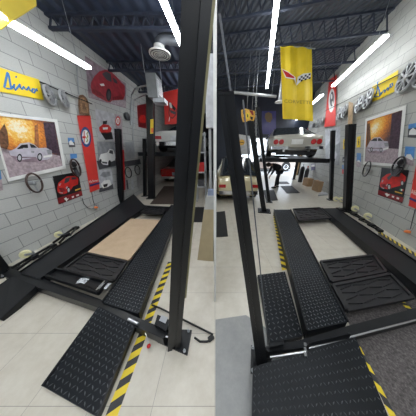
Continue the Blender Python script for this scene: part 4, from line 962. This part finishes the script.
# bin, shelf and strips right of the left post
bl, br = G(197.3, 260), G(213.2, 261.5); tl = AT(204, 209.5, bl.y + .35); tr = AT(213.6, 209.5, bl.y + .35)
t = thing('storage_bin', 'tan tapered bin with pale lid against the dividing wall', 'bin', (bl + br) / 2)
br.x = min(br.x, -.02); tr.x = min(tr.x, -.02)
bk = V((0, .55, 0))
mb = MB(); mb.hexa([bl, br, br + bk, bl + bk], [tl, tr, tr + bk * .6, tl + bk * .6], TAN); part('body', mb, t)
l1, l2 = AT(206.5, 196.5, tl.y + .05), AT(213.7, 196.5, tl.y + .05); l2.x = min(l2.x, -.018)
mb = MB(); mb.hexa([tl, tr, tr + bk * .6, tl + bk * .6], [l1, l2, l2 + bk * .4, l1 + bk * .4], mat('pale_lid', (.42, .42, .40), .5)); part('lid', mb, t, 'pale grey lid')
c = (l1 + l2) / 2; mb = MB(); mb.box((c.x + .01, c.y + .1, c.z + .045), (.10, .1, .09), mat('blue_grey_box', (.25, .30, .42), .5)); solo('small_box', mb, 'small blue-grey box on top of the tan bin', 'box')
sy = 4.65; sp = lambda a, b: AT(a, b, sy)
t = thing('shelf_unit', 'narrow metal shelf unit seen between the left post and the dividing wall', 'shelf', V((sp(202, 190).x, sy, 0)))
xa, xb = sp(195, 160).x, sp(205, 160).x
for x in (xa, xb):
    for yy in (sy, sy + .3): mb = MB(); mb.box((x, yy, 1.05), (.04, .04, 2.1), GALV); part('upright', mb, t)
zs = [sp(200, 152.5).z, sp(200, 172.5).z, sp(200, 187).z, 2.05]
for zz in zs: mb = MB(); mb.box(((xa + xb) / 2, sy + .15, zz), (xb - xa + .04, .34, .035), INKL); part('shelf_board', mb, t)
mb = MB(); mb.box(((xa + xb) / 2 + .02, sy + .15, zs[1] + .16), (.20, .24, .28), REDP); solo('storage_box', mb, 'red box on the shelf behind the left post', 'box')
mb = MB(); mb.box(((xa + xb) / 2, sy + .15, zs[0] + .15), (.22, .24, .26), INKD); solo('storage_box', mb, 'dark box on the upper shelf behind the left post', 'box')
mb = MB(); mb.box(((xa + xb) / 2, sy + .15, zs[2] + .12), (.2, .24, .2), INKD); solo('storage_box', mb, 'dark box on the lower shelf behind the left post', 'box')
y0 = 3.2; mb = MB(); a, b = AT(210.5, 56, y0), AT(210.5, 128, y0); mb.box((-.10, y0, (a.z + b.z) / 2), (.14, .14, a.z - b.z), INKL); mb.box((-.10, y0, b.z / 2), (.05, .05, b.z), GREYP); solo('service_column', mb, 'pale vertical service duct against the dividing wall', 'duct')

# ================================================================== RIGHT BAY, FAR
# raised silver car
zc = AT(293, 158, 5.55).z
raised_lift('black raised lift holding the silver car in the right bay', (2.80, 5.35), 2.4, 4.0, zc, yawR * .75, ((1, 3.8), (-1, 3.8)), 2.1, (((330.7, 200), (333, 131)), ((269, 202), (257.5, 108))))
cy = 7.55; cl = (3.27, cy, zc + .004)
car('silver coupe with four round tail lamps raised on the lift, seen from behind', cl, yawR * .75, 4.25, 1.76, 1.14, PAINTS, 'round', belt=.66, cabin=(-.72, -.30, .2, .5), wheel_r=.31)
car('small cream car on the floor behind the leaning right post', (.78, 6.2, 0), -.02, 3.3, 1.42, 1.38, PAINTC, 'bar', belt=.58, cabin=(-.85, -.5, .2, .45), wheel_r=.27)
car('tan car parked outside beyond the open door', (4.6, 13.4, 0), math.pi / 2, 4.4, 1.75, 1.35, PAINTT, 'bar', wheel_r=.36)
# bending person
def skin_obj(name, chains, m, parent, sub=2):
    o0 = LOC[parent.name] if parent else V()
    me = bpy.data.meshes.new(name); bm = bmesh.new(); sl = bm.verts.layers.skin.verify(); made = {}
    for ch in chains:
        prev = None
        for k, (p, r) in enumerate(ch):
            key = tuple(round(c, 4) for c in p); new = key not in made
            v = made.get(key) or bm.verts.new(V(p) - o0); made[key] = v
            rr = r if isinstance(r, tuple) else (r, r)
            if new: v[sl].radius = (rr[0] * SC, rr[1] * SC)
            if k == 0 and new: v[sl].use_root = True
            if prev is not None and prev is not v and not bm.edges.get((prev, v)): bm.edges.new((prev, v))
            prev = v
    bm.to_mesh(me); bm.free(); me.materials.append(m)
    o = bpy.data.objects.new(name, me); COL.objects.link(o); LOC[o.name] = o0; o.parent = parent
    md = o.modifiers.new('skin', 'SKIN'); md.use_smooth_shade = True
    sd = o.modifiers.new('smooth', 'SUBSURF'); sd.levels = sd.render_levels = sub
    return o
pf = G(276, 187.5); SC = .86; pt = thing('person', 'person in dark clothes bending forward under the raised silver car', 'person', pf)
SKIN = mat('skin', (.45, .27, .2), .5); CLO = mat('dark_clothes', (.018, .020, .026), .8, 0, .2); JEAN = mat('dark_trousers', (.016, .018, .026), .85, 0, .2); HAIR = mat('dark_hair', (.03, .02, .015), .6)
q = lambda x, y, z: pf + V((x, y, z)) * SC
hip, chest, neck, head = q(.06, 0, .93), q(-.26, 0, 1.17), q(-.46, -.01, 1.21), q(-.60, -.02, 1.17)
ch = [[(hip, (.15, .12)), (q(-.1, 0, 1.08), (.14, .11)), (chest, (.165, .12)), (q(-.38, 0, 1.21), .09), (neck, .055), (q(-.53, -.015, 1.20), .075), (head, (.085, .095)), (q(-.67, -.02, 1.12), .07)]]
for s in (-1, 1):
    ch.append([(hip, (.15, .12)), (q(.06 + .02 * s, .09 * s, .86), .095), (q(.0 + .07 * s, .11 * s, .48), .06), (q(.02 + .12 * s, .12 * s, .10), .042), (q(.0 + .12 * s, .12 * s, .045), .04), (q(-.15 + .12 * s, .13 * s, .035), .032)])
    el, wr, pm = q(-.36, .23 * s, .90), q(-.47, .2 * s, .68), q(-.50, .19 * s, .60)
    ch.append([(chest, (.165, .12)), (q(-.30, .19 * s, 1.15), .062), (el, .045), (wr, .03), (pm, (.035, .02))])
    for k in range(4):
        o = V((0, (k - 1.5) * .018, 0)); ch.append([(pm + o * .6 + V((.001 * (k + 1), 0, .004)), .010), (pm + o + V((-.012, 0, -.045 - .006 * (k in (1, 2)))), .009), (pm + o + V((.004, 0, -.085 - .008 * (k in (1, 2)))), .007)])
    ch.append([(pm + V((.01, -.02 * s, .03)), .011), (pm + V((.0, -.045 * s, -.005)), .010), (pm + V((-.005, -.05 * s, -.04)), .008)])
skin_obj('body', ch, SKIN, pt)
j = [[(q(.05, 0, .95), (.22, .20)), (q(-.1, 0, 1.08), (.22, .19)), (chest, (.23, .19)), (q(-.39, 0, 1.20), .10)]]
for s in (-1, 1): j.append([(chest, (.23, .19)), (q(-.30, .19 * s, 1.15), .078), (q(-.36, .23 * s, .90), .058), (q(-.455, .205 * s, .71), .045)])
skin_obj('jacket', j, CLO, pt)
j = []
for s in (-1, 1): j.append([(q(.05, 0, .93), (.165, .14)), (q(.06 + .02 * s, .09 * s, .85), .11), (q(.0 + .07 * s, .11 * s, .48), .08), (q(.02 + .12 * s, .12 * s, .09), .06)])
skin_obj('trousers', j, JEAN, pt)
for s in (-1, 1):
    mb = MB(); mb.ball(q(-.05 + .12 * s, .125 * s, .04), .06, INK, (2.2, .85, .7)); part('shoe', mb, pt, None, True)
mb = MB(); mb.ball(head + V((.02, 0, .035)), .102, HAIR, (1.05, .95, .95)); part('hair', mb, pt, None, True)
mb = MB(); mb.ball(head + V((-.085, 0, -.02)), .018, SKIN, (1, .8, 1.3)); part('nose', mb, pt)
mb = MB()
for s in (-1, 1): mb.ball(head + V((-.085, .035 * s, .01)), .010, INK)
part('eyes', mb, pt)
# yellow banner hanging from the joists
Yc = 5.5
t = thing('hanging_banner', 'tall yellow banner with crossed flags hanging from the dark ceiling', 'banner', AT(297, 120, Yc))
mb = MB(); n = 14; tp = [AT(280.5 + 31.5 * i / n, 44.6 + 4.2 * i / n, Yc) for i in range(n + 1)]; bt = [AT(282.8 + 30.4 * i / n, 118.6 + 2.4 * i / n, Yc) for i in range(n + 1)]
wob = lambda i: V((0, .03 * math.sin(i * 1.1), 0))
for i in range(n): mb.hexa([tp[i] + wob(i), tp[i + 1] + wob(i + 1), bt[i + 1] + wob(i + 1), bt[i] + wob(i)], [p + V((0, .012, 0)) for p in (tp[i] + wob(i), tp[i + 1] + wob(i + 1), bt[i + 1] + wob(i + 1), bt[i] + wob(i))], BANNERY)
part('cloth', mb, t)
yo = Yc - .045; z = Z(216, 14, 100); mb = MB()
P2 = lambda pts: [AT(*k, yo) for k in z(*pts)]
def dpoly(pts, m, k=0): mb.add([p - V((0, .002 * k, 0)) for p in P2(pts)], [list(range(len(pts)))], m)
dpoly(((272, 226), (300, 240), (330, 262), (334, 298), (326, 272), (290, 266)), INKW); dpoly(((276, 231), (300, 244), (326, 262), (326, 268), (292, 262)), INKR, 1)
part('flag_emblem', mb, t, 'red and white flag'); mb = MB()
dpoly(((340, 262), (362, 248), (396, 244), (392, 268), (360, 274), (334, 298)), INKW)
for i in range(6):
    for k in range(3):
        if (i + k) % 2:
            x0 = 344 + i * 8.2; y0 = 262 - i * 2.6 + k * 7.5; dpoly(((x0, y0), (x0 + 8.2, y0 - 2.6), (x0 + 8, y0 + 4.9), (x0 - .2, y0 + 7.5)), INK, 1)
part('flag_emblem', mb, t, 'black and white chequered flag'); mb = MB()
lettering(mb, 'CORVETTE', [AT(*k, yo) for k in z((284, 355), (398, 362), (398, 376), (284, 369))], mat('dark_gold_ink', (.38, .26, .03), .5)); part('lettering', mb, t, 'dark gold lettering')
mb = MB(); mb.tube([tp[0] + V((-.1, .02, .01)), tp[-1] + V((.1, .02, .01))], .015, GALV, 8)
for k in (1, n - 1): mb.tube([tp[k], V((tp[k].x, tp[k].y, RC - .3))], .005, GALV, 5)
part('pole', mb, t)
# red wall banner with oval emblem
t = thing('wall_banner', 'red banner with black and white oval emblem high on the right wall', 'banner', WR.pt(329, 127))
mb = MB(); wpanel(mb, WR, [(329, 80), (336.5, 74.5), (335.4, 125.6), (324.3, 127.2)], .05, BANNERR, .03); part('cloth', mb, t)
mb = MB(); wdisc(mb, WR, (331.6, 100.5), 3.1, 12, .054, INKW, 22, .05); wdisc(mb, WR, (331.9, 99), 1.9, 7.5, .056, INKD, 18, .05); wdisc(mb, WR, (331.6, 96.5), .8, 2.8, .058, INKW); wdisc(mb, WR, (332.4, 103), .7, 2.2, .058, INKW); part('emblem', mb, t, 'oval emblem')
mb = MB(); q = [(348.6, 101.5), (353.3, 103), (352.2, 125.5), (347.8, 125.5)]; mb.hexa([WR.pt(*p, .06) for p in q], [WR.pt(*p, .10) for p in q], WOODL)
solo('timber_plank', mb, 'short timber plank standing up behind the top of the right post', 'plank')
# far wall poster and bits
card(WR, [(325, 129.5), (340.5, 126.5), (339.5, 165.5), (325.6, 164)], [(((0, .55), (.3, .35), (.6, .5), (1, .4), (1, 1), (0, 1)), INKG), (((.2, .8), (.3, .5), (.5, .45), (.8, .7), (.75, .9)), INKL)], 'grey landscape poster behind the farther right post', 'car posters', INKL, 'car_poster')['category'] = 'poster'
card(WR, [(317, 137), (321.5, 136), (321, 146), (317.4, 147.5)], [(((.2, .2), (.8, .2), (.5, .9)), INKDR)], 'red pennant on the far right wall beside the silver car', 'small flags', INKR, 'pennant')['category'] = 'pennant'
card(WR, [(311, 164), (315.4, 163.6), (315.2, 170), (311, 170.4)], [(((.1, .1), (.9, .1), (.9, .45), (.1, .45)), INKW)], 'blue and white notice low on the far right wall', m=NAVYI)
for k, (q, m) in enumerate((((312.5, 124, 4), INKD), ((309, 126.5, 4), INKL), ((306, 129, 3.5), INKDR))):
    mb = MB(); x, y, s = q; mb.hexa([WR.pt(*p, .004) for p in ((x, y), (x + s * .6, y - s * .4), (x + s * .6, y + s * .7), (x, y + s))], [WR.pt(*p, .04) for p in ((x, y), (x + s * .6, y - s * .4), (x + s * .6, y + s * .7), (x, y + s))], m)
    solo('wall_plate', mb, ['dark plate', 'pale plate', 'dark red plate'][k] + ' high on the far right wall above the silver car', 'plate', 'plates on the far right wall')
def carton(x0, x1, yb, yt, label):
    a, b = G(x0, yb), G(x1, yb); top = AT(x0, yt, a.y).z; t = thing('cardboard_box', label, 'box', (a + b) / 2, 'cardboard boxes by the right wall'); w = b.x - a.x
    mb = MB(); mb.box((a.x + w / 2, a.y + .2, top / 2), (w, .4, top), CARD); part('carton', mb, t)
    mb = MB(); mb.box((a.x + w / 2, a.y + .2, top + .003), (w * .16, .4, .006), WOODL); part('tape', mb, t)
carton(306.8, 312, 186.5, 179, 'cardboard box on the floor by the far right wall')
carton(317.4, 321.2, 192, 181.8, 'taller cardboard box standing nearer along the right wall')
mb = MB(); mb.slab([G(*p, .05) for p in ((318, 195), (328, 194), (326, 192), (321, 192))], .05, INKL); solo('low_box', mb, 'flat pale box on the floor by the right wall', 'box')
for x, yb, yt, r, m, lab in ((299.8, 182, 164, .11, INK, 'black gas cylinder by the door frame, left one'), (304.6, 182.3, 166, .10, INKD, 'dark gas cylinder by the door frame, right one')):
    p = G(x, yb); h = AT(x, yt, p.y).z; t = thing('gas_cylinder', lab, 'cylinder', p, 'gas cylinders by the door')
    mb = MB(); mb.lathe([(r * .95, 0), (r, .02), (r, h * .72), (r * .8, h * .82), (r * .3, h * .88)], p, (0, 0, 1), m, 18); part('tank', mb, t, None, True)
    mb = MB(); mb.lathe([(r * .3, h * .86), (r * .25, h * .95), (r * .4, h * .96), (r * .4, h)], p, (0, 0, 1), INKR if x > 302 else STEEL, 10); part('valve', mb, t)
# shield sign, dark emblem poster, white notice, chain
ys = 6.6; z = Z(214, 110, 50)
A = lambda pts, yy=ys: [AT(*k, yy) for k in z(*pts)]
t = thing('shield_sign', 'yellow shield-shaped sign with black and red fields hanging at the back', 'sign', AT(249, 122, ys))
mb = MB(); sh = ((226, 0), (260, -12), (340, 10), (344, 50), (330, 92), (300, 84), (262, 102), (240, 98), (228, 50)); mb.prism(A(sh), (0, .02, 0), GOLD); part('board', mb, t)
mb = MB()
for pts, m in ((((240, 5), (262, 0), (258, 40), (242, 36)), INK), (((290, 0), (325, 8), (330, 40), (318, 44)), INKDR), (((244, 60), (262, 64), (264, 92), (250, 88)), INKDR), (((300, 52), (326, 60), (320, 84), (304, 76)), INK), (((268, 24), (292, 28), (296, 66), (278, 78), (266, 58)), YEL), (((276, 34), (286, 38), (284, 62), (276, 58)), INK)):
    mb.add(A(pts, ys - .004 if m is not INK or pts[0][0] != 276 else ys - .006), [list(range(len(pts)))], m)
part('emblem', mb, t)
mb = MB(); a, b = AT(247, 109, ys), AT(252, 110, ys); mb.tube([a, V((a.x, a.y, RC))], .005, GALV, 5); mb.tube([b, V((b.x, b.y, RC))], .005, GALV, 5); part('cord', mb, t)
mb = MB(); yk = 6.4
for i in range(20): p = AT(256, 97 + i * 2.2, yk); mb.ring(p, (1, 0, 0) if i % 2 else (0, 1, 0), .035, .009, GALV, 12, 5)
p = AT(256, 97, yk); mb.tube([p, V((p.x, p.y, RC))], .006, GALV, 5); solo('hanging_chain', mb, 'steel chain hanging from the ceiling beside the shield sign', 'chain')
yp = YR - .02; t = thing('emblem_poster', 'dark blue poster with gold animal emblem on the far wall', 'poster', AT(268, 133, yp))
mb = MB(); mb.prism([AT(*k, yp) for k in ((262, 111), (276, 111), (276, 134), (262, 134))], (0, .015, 0), NAVYI); part('sheet', mb, t)
mb = MB(); zz = Z(255, 110, 70); mb.add([AT(*k, yp - .004) for k in zz((62, 20), (80, 12), (100, 22), (104, 50), (90, 75), (70, 70), (58, 45))], [list(range(7))], mat('dull_gold', (.16, .11, .05), .5)); lettering(mb, 'M A C K', [AT(*k, yp - .004) for k in ((264, 129.5), (274, 129.5), (274, 132.5), (264, 132.5))], INKG) if False else None; part('emblem', mb, t)
yn = 8.1; t = thing('notice_board', 'white notice sheet with a round yellow sign behind the leaning right post', 'notice', AT(244, 154, yn))
mb = MB(); mb.prism([AT(*k, yn) for k in ((237.4, 134), (250, 136), (250.4, 154.5), (241, 155))], (0, .03, 0), INKL); part('sheet', mb, t)
mb = MB(); c = AT(241.8, 142.4, yn - .01); mb.lathe([(0, 0), (.14, 0), (.14, .008)], c, (0, -1, 0), GOLD, 20); mb.box(c + V((0, -.012, 0)), (.18, .004, .035), INK); part('round_sign', mb, t, 'yellow round sign')
mb = MB(); p0, p1 = AT(239, 154, yn), AT(249, 154, yn)
for p in (p0, p1): mb.box((p.x, p.y + .06, p.z / 2 + .2), (.04, .04, p.z + .4), GALV)
part('stand', mb, t)
# conduit across the ceiling and small round vent
mb = MB(); a, b = G(230, 92, 3.9), G(276, 96.5, 3.9); mb.tube([a, b], .055, GREYP, 10)
for f in (.1, .9): p = a.lerp(b, f); mb.tube([p, V((p.x, p.y, RC))], .01, GALV, 5)
solo('ceiling_pipe', mb, 'pale pipe running across under the dark right ceiling', 'pipe', smooth=True)
p = G(279.5, 102.5, 3.6); t = thing('ceiling_vent', 'small round white vent left of the hanging yellow banner', 'vent', p)
mb = MB(); mb.lathe([(0, 0), (.08, -.012), (.09, .01), (.16, -.012), (.17, .012), (.2, 0), (.2, .03), (.1, .08)], p, (0, 0, 1), WHITE, 24); part('diffuser', mb, t, None, True)
mb = MB(); mb.tube([p + V((0, 0, .07)), V((p.x, p.y, RC))], .08, GALV, 12); part('duct', mb, t)
